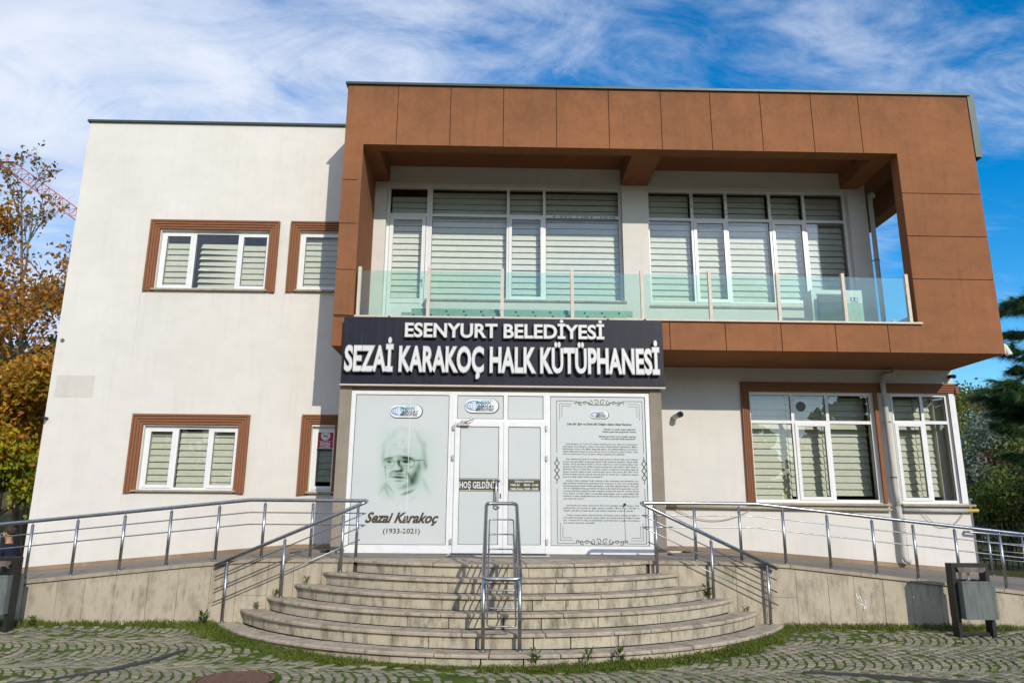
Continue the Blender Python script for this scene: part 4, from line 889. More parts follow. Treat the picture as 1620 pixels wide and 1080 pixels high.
# name sign above the entrance -----------------------------------------
sg = thing('fascia_sign', 'dark navy sign board with raised white Turkish letters above the entrance', 'sign', (0.1, -1.63, 3.66))
B(-2.64, 2.845, -1.70, -1.556, 3.665, 4.83).build('sign_panel', M['sign'], sg)
m = MB(); m.box(-2.655, 2.86, -1.705, -1.60, 3.640, 3.664); m.build('sign_trim', M['postbeige'], sg)
for x in (-1.9, -.1, 1.9, 2.55): m = MB(); m.box(x, x+.03, -1.66, -1.60, 4.831, 4.87); m.build('bracket', M['rust'], sg)
def letters(body, x0, x1, zb, cap, y0, y1, bold):
    W = advance(body); sx = (x1-x0)/W; sz = cap/CAP
    for i, ch in enumerate(body):
        if ch == ' ': continue
        ax = advance(body[:i]); vs, fs, nz = text_raw(ch, bold, 0.5, 0, 4); mb = MB()
        b = [(x0+(ax+v[0])*sx, y0+(y1-y0)*(0.5-v[2]), zb+v[1]*sz) for v in vs]
        mb.v = b; mb.f = list(fs); mb.mi = [1 if abs(n) > .5 else 0 for n in nz]
        o = mb.build('letter', [M['lrim'], M['lrim']], sg)
        vs2, fs2, nz2 = text_raw(ch, bold-.022, 0, 0, 4); mb = MB(); mb.v = [(x0+(ax+v[0])*sx, y1-.002, zb+v[1]*sz) for v in vs2]; mb.f = list(fs2); mb.mi = [0]*len(fs2)
        mb.build('letter_face', M['lface'], o)
letters('ESENYURT BELEDİYESİ', -1.60, 1.83, 4.478, .232, -1.725, -1.775, .038)
letters('SEZAİ KARAKOÇ HALK KÜTÜPHANESİ', -2.58, 2.76, 3.885, .405, -1.725, -1.785, .047)
# door mat
mt = thing('door_mat', 'black rubber door mat in an aluminium frame before the entrance door', 'mat', (0.05, -2.0, ZP))
B(-.70, .80, -2.27, -1.66, ZP+.004, ZP+.018).build('rubber_mat', M['mat'], mt)
m = MB(); m.box(-.74, .84, -2.31, -2.272, ZP+.004, ZP+.022); m.box(-.74, -.702, -2.27, -1.66, ZP+.004, ZP+.022); m.box(.802, .84, -2.27, -1.66, ZP+.004, ZP+.022); m.build('mat_frame', M['alu'], mt)

# glass balustrade -----------------------------------------------------
gb = thing('glass_balustrade', 'green tinted glass railing along the front of the balcony', 'railing', (2.4, -1.5, 4.895))
ps = [-2.455, -1.23, .07, 1.31, 2.555, 3.77, 4.995, 6.18, 7.335]
for x in ps: B(x-.028, x+.028, -1.535, -1.475, 4.895, 5.80).build('post', M['postbeige'], gb)
for a, b in zip(ps[:-1], ps[1:]): B(a+.032, b-.032, -1.510, -1.500, 4.91, 5.735).build('glass_panel', M['glass_green'], gb)
gs = thing('glass_balustrade', 'side run of the glass railing seen through the right opening of the balcony', 'railing', (8.8, 2, 4.88))
for y in (.2, 1.6, 3.0, 4.4): B(8.78, 8.83, y-.03, y+.03, 4.88, 5.80).build('post', M['postbeige'], gs)
for a, b in ((.25, 1.55), (1.65, 2.95), (3.05, 4.35)): B(8.80, 8.81, a, b, 4.90, 5.72).build('glass_panel', M['glass_green'], gs)
# perforated profiles lying behind it
pm = thing('perforated_beams', 'stack of perforated metal profiles lying on the balcony floor', 'metal beams', (0.4, -1.2, 4.77))
for i, (xa, xb, y0, z0) in enumerate(((-1.72, 2.30, -1.34, 4.93), (-1.55, 2.42, -1.28, 5.02), (-1.66, 2.34, -1.36, 4.83))):
    bm_ = MB(); bm_.box(xa, xb, y0, y0+.05, z0, z0+.095); o = bm_.build('metal_beam', M['greenmetal'], pm)
    h = MB(); x = xa+.2+.1*i
    while x < xb-.1: h.add([(x, y0-.002, z0+.03), (x+.035, y0-.002, z0+.03), (x+.035, y0-.002, z0+.065), (x, y0-.002, z0+.065)], [(0, 1, 2, 3)]); x += .31
    h.build('hole', M['hole'], o)
# AC unit
ac = thing('air_conditioner', 'cream outdoor air conditioner unit standing on the balcony behind the glass', 'air conditioner', (6.35, -.75, 4.75))
B(5.86, 6.82, -.92, -.55, 4.82, 5.68).build('casing', M['acwhite'], ac)
m = MB(); 
for z in [5.10+.035*i for i in range(14)]: m.box(5.98, 6.48, -.935, -.925, z, z+.016)
m.build('grille', M['acdark'], ac); B(5.96, 6.50, -.924, -.921, 5.07, 5.60).build('grille_back', M['acdark'], ac)
m = MB(); y = -.923
for x in (6.62, 6.69): m.disc(x+.01, y, 5.50, .028, .042, 16); m.line(y, [(x-.018, 5.465), (x-.018, 5.535)], .016)
m.build('brand_mark', M['blue'], ac); m = MB(); m.line(y, [(6.61, 5.44), (6.73, 5.44)], .008); m.build('brand_mark', M['inkblack'], ac)
m = MB(); m.box(5.95, 6.0, -.9, -.6, 4.75, 4.82); m.box(6.68, 6.73, -.9, -.6, 4.75, 4.82); m.build('foot', M['black'], ac)

# pipes, cameras, cables -----------------------------------------------
def clamp(par, x, y, z, r): m = MB(); m.tube([(x, y, z-.012), (x, y, z+.012)], r+.008, 12); m.box(x-.09, x+.09, y+.03, y+.045, z-.006, z+.006); m.build('clamp', M['acdark'], par)
dp = thing('downpipe', 'grey plastic downpipe between the two ground floor windows', 'pipe', (7.52, -.08, .6))
m = MB(); m.tube([(7.66, -.22, 4.35), (7.66, -.22, 4.27), (7.62, -.20, 4.24), (7.50, -.12, 4.23), (7.47, -.11, 4.20), (7.47, -.11, 4.05), (7.49, -.10, 2.0), (7.505, -.10, 1.72)], .048, 12); m.build('upper_pipe', M['pipe'], dp, smooth=True)
m = MB(); m.tube([(7.505, -.10, 1.74), (7.52, -.10, 1.5), (7.51, -.10, .86), (7.53, -.13, .78), (7.60, -.16, .745)], .055, 12); m.build('lower_pipe', M['pipe'], dp, smooth=True)
for z in (3.31, 2.27, 1.28): clamp(dp, 7.49 if z > 1.5 else 7.515, -.10, z, .05)
dp2 = thing('downpipe', 'grey downpipe beside the balcony window at the right opening', 'pipe', (7.66, -.05, 4.75))
m = MB(); m.tube([(7.80, .06, 8.05), (7.70, -.05, 8.06), (7.66, -.06, 8.02), (7.66, -.06, 4.76)], .045, 12); m.build('pipe', M['pipe'], dp2, smooth=True); clamp(dp2, 7.66, -.06, 6.6, .045)
m = MB()
for i in range(64):
    z = 3.87-i*.049; x = 7.635+.02*(3.87-z)/3; m.box(x-.006, x+.006, -.0045, .0, z-.010, z+.010)
m.build('corner_bead', M['acdark'], bld)
cp = thing('conduit_pipe', 'horizontal beige pipe under the ground floor windows with a yellow end', 'pipe', (6, -.06, 1.68))
m = MB(); m.tube([(3.2, -.07, 1.705), (7.40, -.07, 1.675)], .028, 10); m.build('pipe', M['cable'], cp, smooth=True); m = MB(); m.tube([(7.62, -.07, 1.675), (8.82, -.07, 1.67)], .036, 10); m.build('pipe', M['pipe'], cp, smooth=True)
m = MB(); m.tube([(8.80, -.07, 1.67), (9.03, -.07, 1.675)], .034, 10); m.build('pipe_end', M['yellow'], cp); m = MB(); m.tube([(3.17, -.07, 1.705), (3.36, -.07, 1.703)], .032, 8); m.build('pipe_end', M['rust'], cp)
def sag(name, lab, p0, p1, d, grp='loops of cable hanging under the pipe'):
    m = MB(); m.tube([(p0[0]+(p1[0]-p0[0])*t, p0[1], p0[2]+(p1[2]-p0[2])*t-d*4*t*(1-t)) for t in [i/14 for i in range(15)]], .007, 5)
    tag(m.build(name, M['cable'], None, org=p0), lab, 'cable', grp)
sag('cable', 'sagging beige cable under the pipe left of the large right window', (3.35, -.05, 1.66), (4.75, -.05, 1.66), .20); sag('cable', 'sagging beige cable under the pipe near the right corner', (8.0, -.05, 1.62), (8.78, -.05, 1.64), .26)
def bullet(lab, x, y, z, dirv, s=1.0, body='acwhite'):
    t = thing('security_camera', lab, 'camera', (x, y, z)); d = Vector(dirv).normalized(); p = Vector((x, y, z))
    m = MB(); m.tube([p, p+Vector((0, -.05*s, -.0))], .045*s, 12); m.tube([p+Vector((0, -.05*s, 0)), p+d*.02*s+Vector((0, -.08*s, 0))], .02*s, 8); m.build('bracket', M[body], t, smooth=False)
    c = p+Vector((0, -.09*s, 0)); m = MB(); m.tube([c-d*.05*s, c+d*.13*s], .045*s, 14); m.build('housing', M[body], t); m = MB(); m.tube([c+d*.10*s, c+d*.145*s], .049*s, 14); m.build('lens_ring', M['black'], t); m = MB(); m.sphere(c+d*.143*s, .032*s); m.build('lens', M['sign'], t, smooth=True)
bullet('round bullet camera on the white wall right of the entrance', 3.42, -.0, 3.38, (.35, -1, .15), 1.15)
bullet('small dark camera under the balcony at the right corner', 8.86, 0, 4.22, (-.1, -1, -.2), .8, 'black')
bullet('tiny black camera at the left edge of the white wall', XL+.05, 0, 3.23, (.1, -1, -.1), .6, 'black')
t = thing('security_camera', 'white dome camera hanging off the lower right corner of the balcony frame', 'camera', (8.93, -1.45, 4.40)); m = MB(); m.box(8.921, 8.96, -1.52, -1.40, 4.36, 4.55); m.build('bracket', M['acwhite'], t); m = MB(); m.tube([(8.97, -1.46, 4.52), (9.03, -1.50, 4.34)], .055, 12); m.build('housing', M['acwhite'], t); m = MB(); m.sphere((9.035, -1.505, 4.335), .045); m.build('lens', M['black'], t, smooth=True)
t = thing('junction_box', 'small grey socket on the left edge of the white wall', 'socket', (-8.40, 0, 4.74)); m = MB(); m.disc(-8.40, -.012, 4.74, 0, .035, 12); m.tube([(-8.40, 0, 4.74), (-8.40, -.011, 4.74)], .04, 12); m.build('cover', M['acdark'], t)
B(8.935, 8.95, -.02, .0, 4.0, 4.01).build('bracket', M['acdark'], bld)

# ------------------------------------------------------------------ handrails
def smoothbend(pts, r=.08, n=5):
    P = [Vector(p) for p in pts]; out = [P[0]]
    for i in range(1, len(P)-1):
        a, b, c = P[i-1], P[i], P[i+1]; d0 = (a-b); d1 = (c-b); rr = min(r, d0.length*.45, d1.length*.45)
        p0 = b+d0.normalized()*rr; p1 = b+d1.normalized()*rr
        for k in range(n+1):
            t = k/n; out.append(p0*(1-t)**2+b*2*t*(1-t)+p1*t*t)
    out.append(P[-1]); return out
def post(par, x, y, zb, zt, r=.021):
    m = MB(); m.tube([(x, y, zb), (x, y, zt-.03)], r, 12); m.tube([(x, y, zt-.035), (x, y, zt)], r*.5, 8); m.tube([(x, y, zb), (x, y, zb+.012)], r*1.55, 12); m.build('post', M['steel'], par, smooth=True)
yr = -2.97; HR = .79
rl_ = thing('handrail', 'stainless railing of the left ramp, bending down the left side of the stairs', 'railing', (-2, yr, ZP))
ysr = -3.16
def ramp_rail(par, sgn, X, xend, f, dr, stair_posts, lowx, xbend):
    for x in X: post(par, x, yr, f(x, -3)+.004, f(x, -3)+HR-.0)
    xs_ = sorted([xbend, sgn*3.55 if sgn < 0 else 3.8] + [x for x in X if abs(x) > 3.8] + [xend], key=lambda v: abs(v))
    slope = (1.69-.83)/abs(lowx-xbend)
    def zst(x): return 1.695-slope*abs(x-xbend)
    for k, off in enumerate((0, .155, .32, .49)):
        r = .0255 if k == 0 else .0085; up = [(x, yr, f(x, -3)+HR+(.02 if k == 0 else 0)-off) for x in xs_][::-1]
        b = xbend+sgn*(.0 if k == 0 else .02)
        low = [(b, ysr, zst(b)-off+.01), (lowx+sgn*(0 if k == 0 else -.02), ysr, zst(lowx)-off)]
        if k == 3: up = []; low = [(xbend+sgn*.05, ysr, zst(xbend+sgn*.05)-off+.01)]+low[1:]
        pth = smoothbend([Vector(p) for p in up]+[Vector(p) for p in low], .06) if up else low
        m = MB(); m.tube(pth, r, 14 if k == 0 else 8); m.build('top_rail' if k == 0 else 'middle_rail', M['steel'], par, smooth=True)
    for kk, x in stair_posts: post(par, x, ysr, Z1+kk*RI+.002, zst(x)-.02)
ramp_rail(rl_, -1, [-1.99, -2.64, -3.33, -3.98, -4.66, -5.31, -5.97, -6.60, -7.25, -7.9, -8.55, -9.2, -9.85], -10.4, zL, 0, [(0, -3.73), (2, -2.955), (4, -2.155)], -3.90, -1.86)
rr_ = thing('handrail', 'stainless railing of the right ramp, bending down the right side of the stairs', 'railing', (2.3, yr, ZP))
ramp_rail(rr_, 1, [2.32, 2.90, 3.56, 4.20, 4.85, 5.51, 6.11, 6.72, 7.38, 8.03, 8.68, 9.35, 10.0, 10.65], 11.2, zR, 0, [(0, 3.85), (2, 3.07), (4, 2.29)], 3.99, 2.12)
ri = thing('handrail', 'inner stainless railing that starts at the right corner of the building', 'railing', (9.4, -.12, .5))
m = MB(); m.tube(smoothbend([(8.76, -.002, zR(8.76, 0)+.74), (8.76, -.12, zR(8.76, 0)+.74), (11.2, -.12, zR(11.2, 0)+.74)], .05), .022, 12); m.build('top_rail', M['steel'], ri, smooth=True)
for x in (9.12, 9.75, 10.4, 11.0): post(ri, x, -.12, zR(x, 0), zR(x, 0)+.72, .019)
for o_ in (.15, .30, .45): m = MB(); m.tube([(8.98, -.12, zR(8.98, 0)+.74-o_), (11.2, -.12, zR(11.2, 0)+.74-o_)], .008, 6); m.build('middle_rail', M['steel'], ri, smooth=True)
rc = thing('handrail', 'freestanding double handrail in the middle of the stairs', 'railing', (.08, -4.5, Z1))
ya, yb_ = -5.36, -3.72; za, zb_ = .865, 1.70
def zc(y): return za+(zb_-za)*(y-ya)/(yb_-ya)
for xs_, mm in (((-.125, .285), 0),):
    x0, x1 = xs_; loop = smoothbend([(x0, -4.6, zc(-4.6)), (x0, ya, zc(ya)), (x1, ya, zc(ya)), (x1, yb_, zc(yb_)), (x0, yb_, zc(yb_)), (x0, -4.55, zc(-4.55))], .075)
    m = MB(); m.tube(loop[:-1], .024, 14, closed=True); m.build('top_rail', M['steel'], rc, smooth=True)
    for x in xs_:
        post(rc, x, -5.17, Z1+.002, zc(-5.17)-.01, .022); post(rc, x, -4.47, Z1+3*RI+.002, zc(-4.47)-.01, .018); post(rc, x, -3.78, ZP+.006, zc(-3.78)-.01, .018)
    for off in (.17, .36, .55):
        i0, i1 = x0+.045, x1-.045; lo = smoothbend([(i0, -4.6, zc(-4.6)-off), (i0, ya+.09, zc(ya+.09)-off), (i1, ya+.09, zc(ya+.09)-off), (i1, yb_-.08, zc(yb_-.08)-off), (i0, yb_-.08, zc(yb_-.08)-off), (i0, -4.55, zc(-4.55)-off)], .04)
        m = MB(); m.tube(lo[:-1], .0095, 8, closed=True); m.build('middle_rail', M['steel'], rc, smooth=True)

# ------------------------------------------------------------------ litter bins, manhole
def litter_bin(lab, x0, y0):
    t = thing('litter_bin', lab, 'bin', (x0+.25, y0, gz(x0, y0)), 'grey litter bins by the ramp walls'); g0 = gz(x0, y0)-.01; w_ = .50
    m = MB(); m.box(x0, x0+.05, y0-.07, y0+.07, g0, .96); m.box(x0+w_-.05, x0+w_, y0-.07, y0+.07, g0, .96); m.box(x0+.05, x0+w_-.05, y0-.07, y0+.07, .915, .96); m.box(x0+.05, x0+w_-.05, y0-.03, y0+.03, g0+.03, g0+.07); m.build('frame', M['binframe'], t)
    m = MB(); xa, xb = x0+.055, x0+w_-.01; ya, yb = y0-.17, y0+.17; xb_ = xb-.02
    o = [(xa, ya), (xb, ya), (xb, yb), (xa, yb)]; q = .012; i_ = [(xa+q, ya+q), (xb-q, ya+q), (xb-q, yb-q), (xa+q, yb-q)]
    vs = [(x, y, .26) for x, y in o]+[(x, y, .74) for x, y in o]+[(x, y, .74) for x, y in i_]+[(x, y, .30) for x, y in i_]
    fs = [(3, 2, 1, 0)]+[(k, (k+1) % 4, 4+(k+1) % 4, 4+k) for k in range(4)]+[(4+k, 4+(k+1) % 4, 8+(k+1) % 4, 8+k) for k in range(4)]+[(8+k, 8+(k+1) % 4, 12+(k+1) % 4, 12+k) for k in range(4)]+[(12, 13, 14, 15)]
    m.add(vs, fs); m.box(xa-.003, xb+.004, ya-.004, ya+.0, .715, .742); m.build('basket', M['bin'], t)
    m = MB(); m.prism([(x0+.06, .905), (x0+.09, .845), (x0+w_-.09, .845), (x0+w_-.06, .87), (x0+w_-.055, .912), (x0+.06, .912)], y0-.09, y0+.05); m.build('ash_tray', M['bintray'], t)
    m = MB(); m.box(x0+.235, x0+.265, y0-.02, y0+.0, .74, .845); m.build('bracket', M['steel'], t)
    m = MB(); m.tube([(x0+.045, y0, .62), (x0+.062, y0, .62)], .02, 8); m.tube([(x0+w_-.062, y0, .62), (x0+w_-.045, y0, .62)], .02, 8); m.build('pivot', M['steel'], t)
litter_bin('grey litter bin in a black frame before the right ramp wall', 6.13, -3.68)
litter_bin('grey litter bin in a black frame at the left edge of the picture', -6.80, -3.62)
mh = thing('manhole_cover', 'round rusty manhole cover in the cobbles left of the stairs', 'manhole cover', (-2.56, -5.99, gz(0, -6)))
def cyl(mb, cx, cy, r, z0, z1, n=40): mb.prismz([(cx+r*cos(2*pi*k/n), cy+r*sin(2*pi*k/n)) for k in range(n)], z0, z1)
m = MB(); cyl(m, -2.56, -5.99, .34, -.08, -.038); m.build('cover', M['rust'], mh)
m = MB(); n = 40
for r0_, r1_ in ((.35, .39),):
    m.add([(-2.56+r*cos(2*pi*k/n), -5.99+r*sin(2*pi*k/n), z) for z in (-.08, -.034) for r in (r0_, r1_) for k in range(n)], [(2*n+k, 3*n+k, 3*n+(k+1) % n, 2*n+(k+1) % n) for k in range(n)]+[(k, (k+1) % n, 2*n+(k+1) % n, 2*n+k)[::-1] for k in range(n)])
m.build('rim', M['rust'], mh)
m = MB()
for i in range(-6, 7):
    for j in range(-6, 7):
        if i*i+j*j < 38: m.box(-2.56+i*.048-.013, -2.56+i*.048+.013, -5.99+j*.048-.013, -5.99+j*.048+.013, -.038, -.034)
m.build('tread_studs', M['rust'], mh, kind='stuff')

# ------------------------------------------------------------------ grass and weeds at the wall foot
rg = random.Random(31)
def blade(mb, x, y, z, h, w_, lean):
    a = rg.uniform(0, 2*pi); dx, dy = cos(a)*w_, sin(a)*w_; lx, ly = rg.gauss(0, lean), rg.gauss(0, lean)
    mb.add([(x-dx, y-dy, z-.01), (x+dx, y+dy, z-.01), (x+lx+dx*.7, y+ly+dy*.7, z+h*.6), (x+lx*1.8, y+ly*1.8, z+h)], [(0, 1, 2), (0, 2, 3)])
gr = MB()
def dens(s): return .35+.6*sin(s*1.7+1)*sin(s*.63)+.4*sin(s*5.1)*sin(s*2.3+.4)
for i in range(17000):
    s = rg.uniform(-11, 11)
    if -3.95 < s < 4.05: continue
    if dens(s) < .1 and rg.random() < .6: continue
    edge = rg.random()**1.6*(.14+.26*max(0, dens(s))) ; x = s; y = YR-.01-edge
    blade(gr, x, y, gz(x, y), rg.uniform(.02, .065)*(1.25-edge*2)*(1+.5*max(0, dens(s))), rg.uniform(.003, .008), .018)
for i in range(15000):
    a = rg.uniform(-1.08, 1.08); s = a*5; R = R0+.0+rg.random()**1.5*(.12+.26*max(0, dens(s+3))) + (.10 if abs(a) > .8 else 0)*rg.random()
    x = XC+R*sin(a); y = YC-R*cos(a)
    if y > YR-.02: continue
    blade(gr, x, y, gz(x, y), rg.uniform(.015, .055)*(.7+1.1*max(0, dens(s+3))), rg.uniform(.003, .008), .018)
for i in range(4000):                                                # moss tufts between the setts
    x = rg.uniform(-9, 9); y = rg.uniform(-6.6, -3.2)
    if sqrt((x-XC)**2+(y-YC)**2) < R0+.1 or sin(x*2.3+y*3)+sin(x*.9-y*2.1) < .25: continue
    blade(gr, x, y, gz(x, y)-.004, rg.uniform(.01, .028), rg.uniform(.003, .007), .012)
o = gr.build('grass', M['grassb'], None, kind='stuff'); o['label'] = 'green grass and moss along the wall foot and in the joints'
wd = MB()
def leaf4(mb, p, d, n, L, w_):
    d = Vector(d).normalized(); s = d.cross(Vector(n)).normalized(); p = Vector(p)
    mb.add([p, p+d*L*.5+s*w_/2, p+d*L, p+d*L*.5-s*w_/2], [(0, 1, 2, 3)])
for i in range(9000):                                                # low broad-leaved weeds, a continuous fringe
    if rg.random() < .55:
        s = rg.uniform(-10, 10)
        if -3.9 < s < 4.0: continue
        if dens(s) < rg.uniform(-.2, .9): continue
        x = s+rg.gauss(0, .03); y = YR-.02-rg.random()**1.5*.24
    else:
        a = rg.uniform(-1.05, 1.05); s = a*5+3
        if dens(s) < rg.uniform(-.2, .9): continue
        R = R0+.0+rg.random()*.24; x = XC+R*sin(a); y = YC-R*cos(a)
        if y > YR-.01: continue
    z = gz(x, y)+rg.uniform(.0, .06); ang = rg.uniform(0, 2*pi); leaf4(wd, (x, y, z), (cos(ang), sin(ang), rg.uniform(.0, 1)), (0, 0, 1), rg.uniform(.02, .05), rg.uniform(.012, .026))
o = wd.build('ground_cover', M['weed'], None, kind='stuff'); o['label'] = 'low leafy weeds growing along the stone walls and steps'
fl = MB()
for i in range(420):
    x = rg.uniform(-9, 9); y = -3.08-rg.random()**1.3*3.3; rr_ = sqrt((x-XC)**2+(y-YC)**2)
    if rr_ < R0+.05:
        k = int((R0-rr_)/TR); z = Z1+k*RI+.006
        if k > 5 or rg.random() < .80: continue
    else: z = gz(x, y)+.02
    a = rg.uniform(0, 2*pi); l = rg.uniform(.018, .045); p_ = Vector((x, y, z)); d_ = Vector((cos(a), sin(a), rg.uniform(-.1, .5)))
    leaf4(fl, p_, d_, (0, 0, 1), l, l*.7)
o = fl.build('fallen_leaves', M['leaf_orange'], None, kind='stuff'); o['label'] = 'small fallen leaves scattered over the cobbles and steps'
def weed(x, y, z, h, n, lab):
    m = MB()
    for i in range(n):
        a = rg.uniform(0, 2*pi); t = rg.uniform(.15, 1); sx = x+cos(a)*.02*t; sy = y+sin(a)*.02*t
        leaf4(m, (sx, sy, z+h*t*.75), (cos(a), sin(a), rg.uniform(.3, 1.4)), (0, 0, 1), h*rg.uniform(.35, .6), h*.13)
    f = thing('weed_plant', lab, 'weed', (x, y, z)); m.build('leaves', M['weed'], f); s = MB(); s.tube([(x, y, z), (x+.005, y, z+h*.85)], .004, 5); s.build('stem', M['weed'], f)
weed(.45, -5.40, -.02, .20, 26, 'upright weed before the bottom step just right of the middle handrail'); weed(1.02, -5.33, -.02, .18, 20, 'thin weed against the bottom step, second to the right of the middle handrail'); weed(1.38, -5.30, -.02, .2, 26, 'bushy weed against the bottom step, third to the right of the middle handrail')
weed(-3.04, -3.12, Z1+3*RI-.17, .13, 26, 'small weed on the left end of the steps beside the railing post'); weed(3.0, -3.09, Z1+2*RI, .24, 34, 'leafy weed at the right end of the steps beside the middle railing post')
weed(-3.28, -3.14, Z1+RI, .11, 30, 'low weed tuft on the second step at the left wall'); weed(3.55, -3.12, Z1+RI, .09, 24, 'low weed tuft on the second step at the right wall'); weed(-2.62, -3.10, Z1+3*RI, .12, 18, 'tiny weed on the fourth step at the left wall')
weed(-3.95, -3.25, .04, .22, 40, 'reddish green weed at the left foot of the bottom step'); weed(-6.25, -3.25, .04, .16, 40, 'weed clump at the foot of the wall beside the left bin')

# ------------------------------------------------------------------ vegetation
def tree(lab, base, h, spread, leafmat_, barkmat, nleaf, lsize, seed, trunk_r=.12, levels=4, low=.3, upright=.6, grp=None, name='tree', lean=(0, 0), kmin=3, fill=None, lowmat=None, zsplit=0):
    r = random.Random(seed); t = thing(name, lab, 'tree', base, grp); br = MB(); tips = []
    def limb(p, d, L, rad, lev):
        pts = [p]; rs = [rad]; q = p; dd = d; n = 4
        for i in range(n):
            wb = .035 if lev == 0 else .13; dd = (dd+Vector((r.gauss(0, wb), r.gauss(0, wb), r.gauss(0, .07)+.05*upright))).normalized(); q = q+dd*L/n; pts.append(q); rs.append(rad*(1-(.85 if lev == 0 else .62)*(i+1)/n))
        br.tube(pts, rs, 7 if lev == 0 else (5 if lev < 3 else 4), caps=False)
        if lev >= levels-2: tips.extend((pts[i], lev) for i in range(1, n+1))
        if lev < levels-1:
            k = r.randint(kmin, kmin+2)+(3 if lev == 0 else 0)
            for i in range(k):
                f = (low+(1-low)*(i+.5)/k) if lev == 0 else r.uniform(.3, 1); idx = min(n-1, int(f*n)); fr = f*n-idx; pp = pts[idx].lerp(pts[idx+1], fr)
                a = r.uniform(0, 2*pi) if lev else 2.4*i+r.uniform(-.4, .4); side = Vector((cos(a), sin(a), 0)); nd = (dd*upright+side*(1-upright*.55)+Vector((0, 0, .25*upright))).normalized()
                limb(pp, nd, L*(spread if lev == 0 else .58)*r.uniform(.75, 1.1)*(1.15-.5*f if lev == 0 else 1), rs[idx]*.55, lev+1)
    limb(Vector(base), Vector((lean[0], lean[1], 1)).normalized(), h*.82, trunk_r, 0)
    br.build('trunk', barkmat, t, smooth=True); lf = MB()
    lf.cm = 0
    for i in range(nleaf):
        p, lev = r.choice(tips); s = lsize*r.uniform(.6, 1.3); c = p+Vector((r.gauss(0, 1), r.gauss(0, 1), r.gauss(0, .8)))*(fill or lsize*2.2)
        a = Vector((r.gauss(0, 1), r.gauss(0, 1), r.gauss(0, 1))).normalized(); b = a.orthogonal().normalized(); b = (b*cos(1)+a.cross(b)*sin(r.uniform(0, 6))).normalized()
        lf.cm = 1 if lowmat is not None and c.z < zsplit+r.gauss(0, .45) else 0
        lf.add([c-a*s*.5, c+b*s*.33+a*s*.05, c+a*s*.55, c-b*s*.33+a*s*.05], [(0, 1, 2, 3)])
    lf.build('crown', [leafmat_, lowmat] if lowmat is not None else leafmat_, t); return t
tree('tall nearly bare tree with a pale trunk behind the left wall', (-13.45, 8.0, 0), 14.1, .24, M['leaf_brown'], M['bark_pale'], 900, .15, 5, .12, 4, .3, .8, lean=(-.055, 0), fill=.10, kmin=5)
tree('leaning pale tree with few leaves at the left wall edge', (-12.9, 6.8, 0), 8.6, .40, M['leaf_orange'], M['bark_pale'], 1900, .14, 12, .12, 4, .35, .66, lean=(-.10, 0), fill=.2)
tree('dense orange brown plane tree at the left edge', (-17.0, 7.5, 0), 11.4, .40, M['leaf_orange'], M['bark_pale'], 9000, .17, 8, .2, 4, .25, .55, fill=.30)
tree('tangled orange leaved tree beside the white wall', (-14.2, 6.2, 0), 6.9, .44, M['leaf_orange'], M['bark_pale'], 3600, .13, 23, .10, 4, .3, .6, fill=.25)
tree('yellow and green maple low beside the left corner of the building', (-11.45, 3.4, .1), 4.5, .50, M['leaf_yellow'], M['bark'], 14000, .125, 14, .13, 4, .30, .38, fill=.26, lowmat=M['leaf_lime'], zsplit=3.0)
tree('second yellow leaved maple behind the low maple on the left', (-13.0, 4.3, .1), 4.7, .50, M['leaf_yellow'], M['bark'], 9000, .125, 44, .12, 4, .3, .4, fill=.28, lowmat=M['leaf_lime'], zsplit=2.9)
for i, (x, y, h) in enumerate(((-17.5, 14, 7.5), (-21, 17, 8.0), (-25, 15, 8.5))):
    tree(['dark green tree far behind the orange trees', 'broad dark tree farther back on the left slope', 'dark tree at the far left beyond the plane tree'][i], (x, y, terr(x, y)-.1), h, .42, M['leaf_dark'], M['bark'], 7000, .3, 60+i, .2, 4, .15, .5, 'dark trees behind the autumn trees', fill=.6)
hill = [(19.5, 16, 4.4, 'leaf_silver'), (21.5, 18.5, 3.4, 'leaf_red'), (23.5, 21, 5.2, 'leaf_green'), (19.8, 13.5, 3.2, 'leaf_dark'), (17.6, 11.5, 2.6, 'leaf_green'), (22.5, 14.5, 3.8, 'leaf_green'), (26, 23, 6.2, 'leaf_olive'), (27.5, 27, 6.6, 'leaf_green'), (30.5, 29, 7.0, 'leaf_olive'), (33, 28, 7.0, 'leaf_olive'), (26.2, 18, 5.5, 'leaf_olive'), (28.5, 33, 6.9, 'leaf_olive'), (36.5, 31, 7.0, 'leaf_olive'), (31, 22, 5.5, 'leaf_dark'), (17.0, 8.6, 2.9, 'leaf_dark'), (24.8, 12.5, 4.0, 'leaf_dark'), (29, 18, 5, 'leaf_green'), (33.5, 36, 7.4, 'leaf_olive')]
nm = {'leaf_silver': 'silver grey leaved', 'leaf_red': 'dark red leaved', 'leaf_green': 'green', 'leaf_dark': 'dark green', 'leaf_olive': 'olive brown autumn'}
where = ['nearest the building corner', 'just behind the silver one', 'above the dark red tree', 'low behind the iron fence', 'beside the grey post', 'in the middle of the slope', 'on the skyline left part', 'behind the skyline gap', 'high on the slope with pale stems', 'farther right on the skyline', 'half way up the slope', 'at the very top of the slope', 'at the far right skyline', 'under the pine boughs', 'right behind the fence posts', 'behind the fence at the right edge', 'deep behind the pine', 'on the farthest ridge']
for i, (x, y, h, k) in enumerate(hill):
    tree(f'{nm[k]} tree {where[i]} on the right', (x, y, terr(x, y)-.1), h, .48, M[k], M['bark_pale'] if k == 'leaf_olive' else M['bark'], 4200 if y > 18 else 5200, .20 if y > 18 else .14, 100+i, .11, 4, .12, .5, 'trees on the slope at the right', fill=.42 if y > 18 else .30)
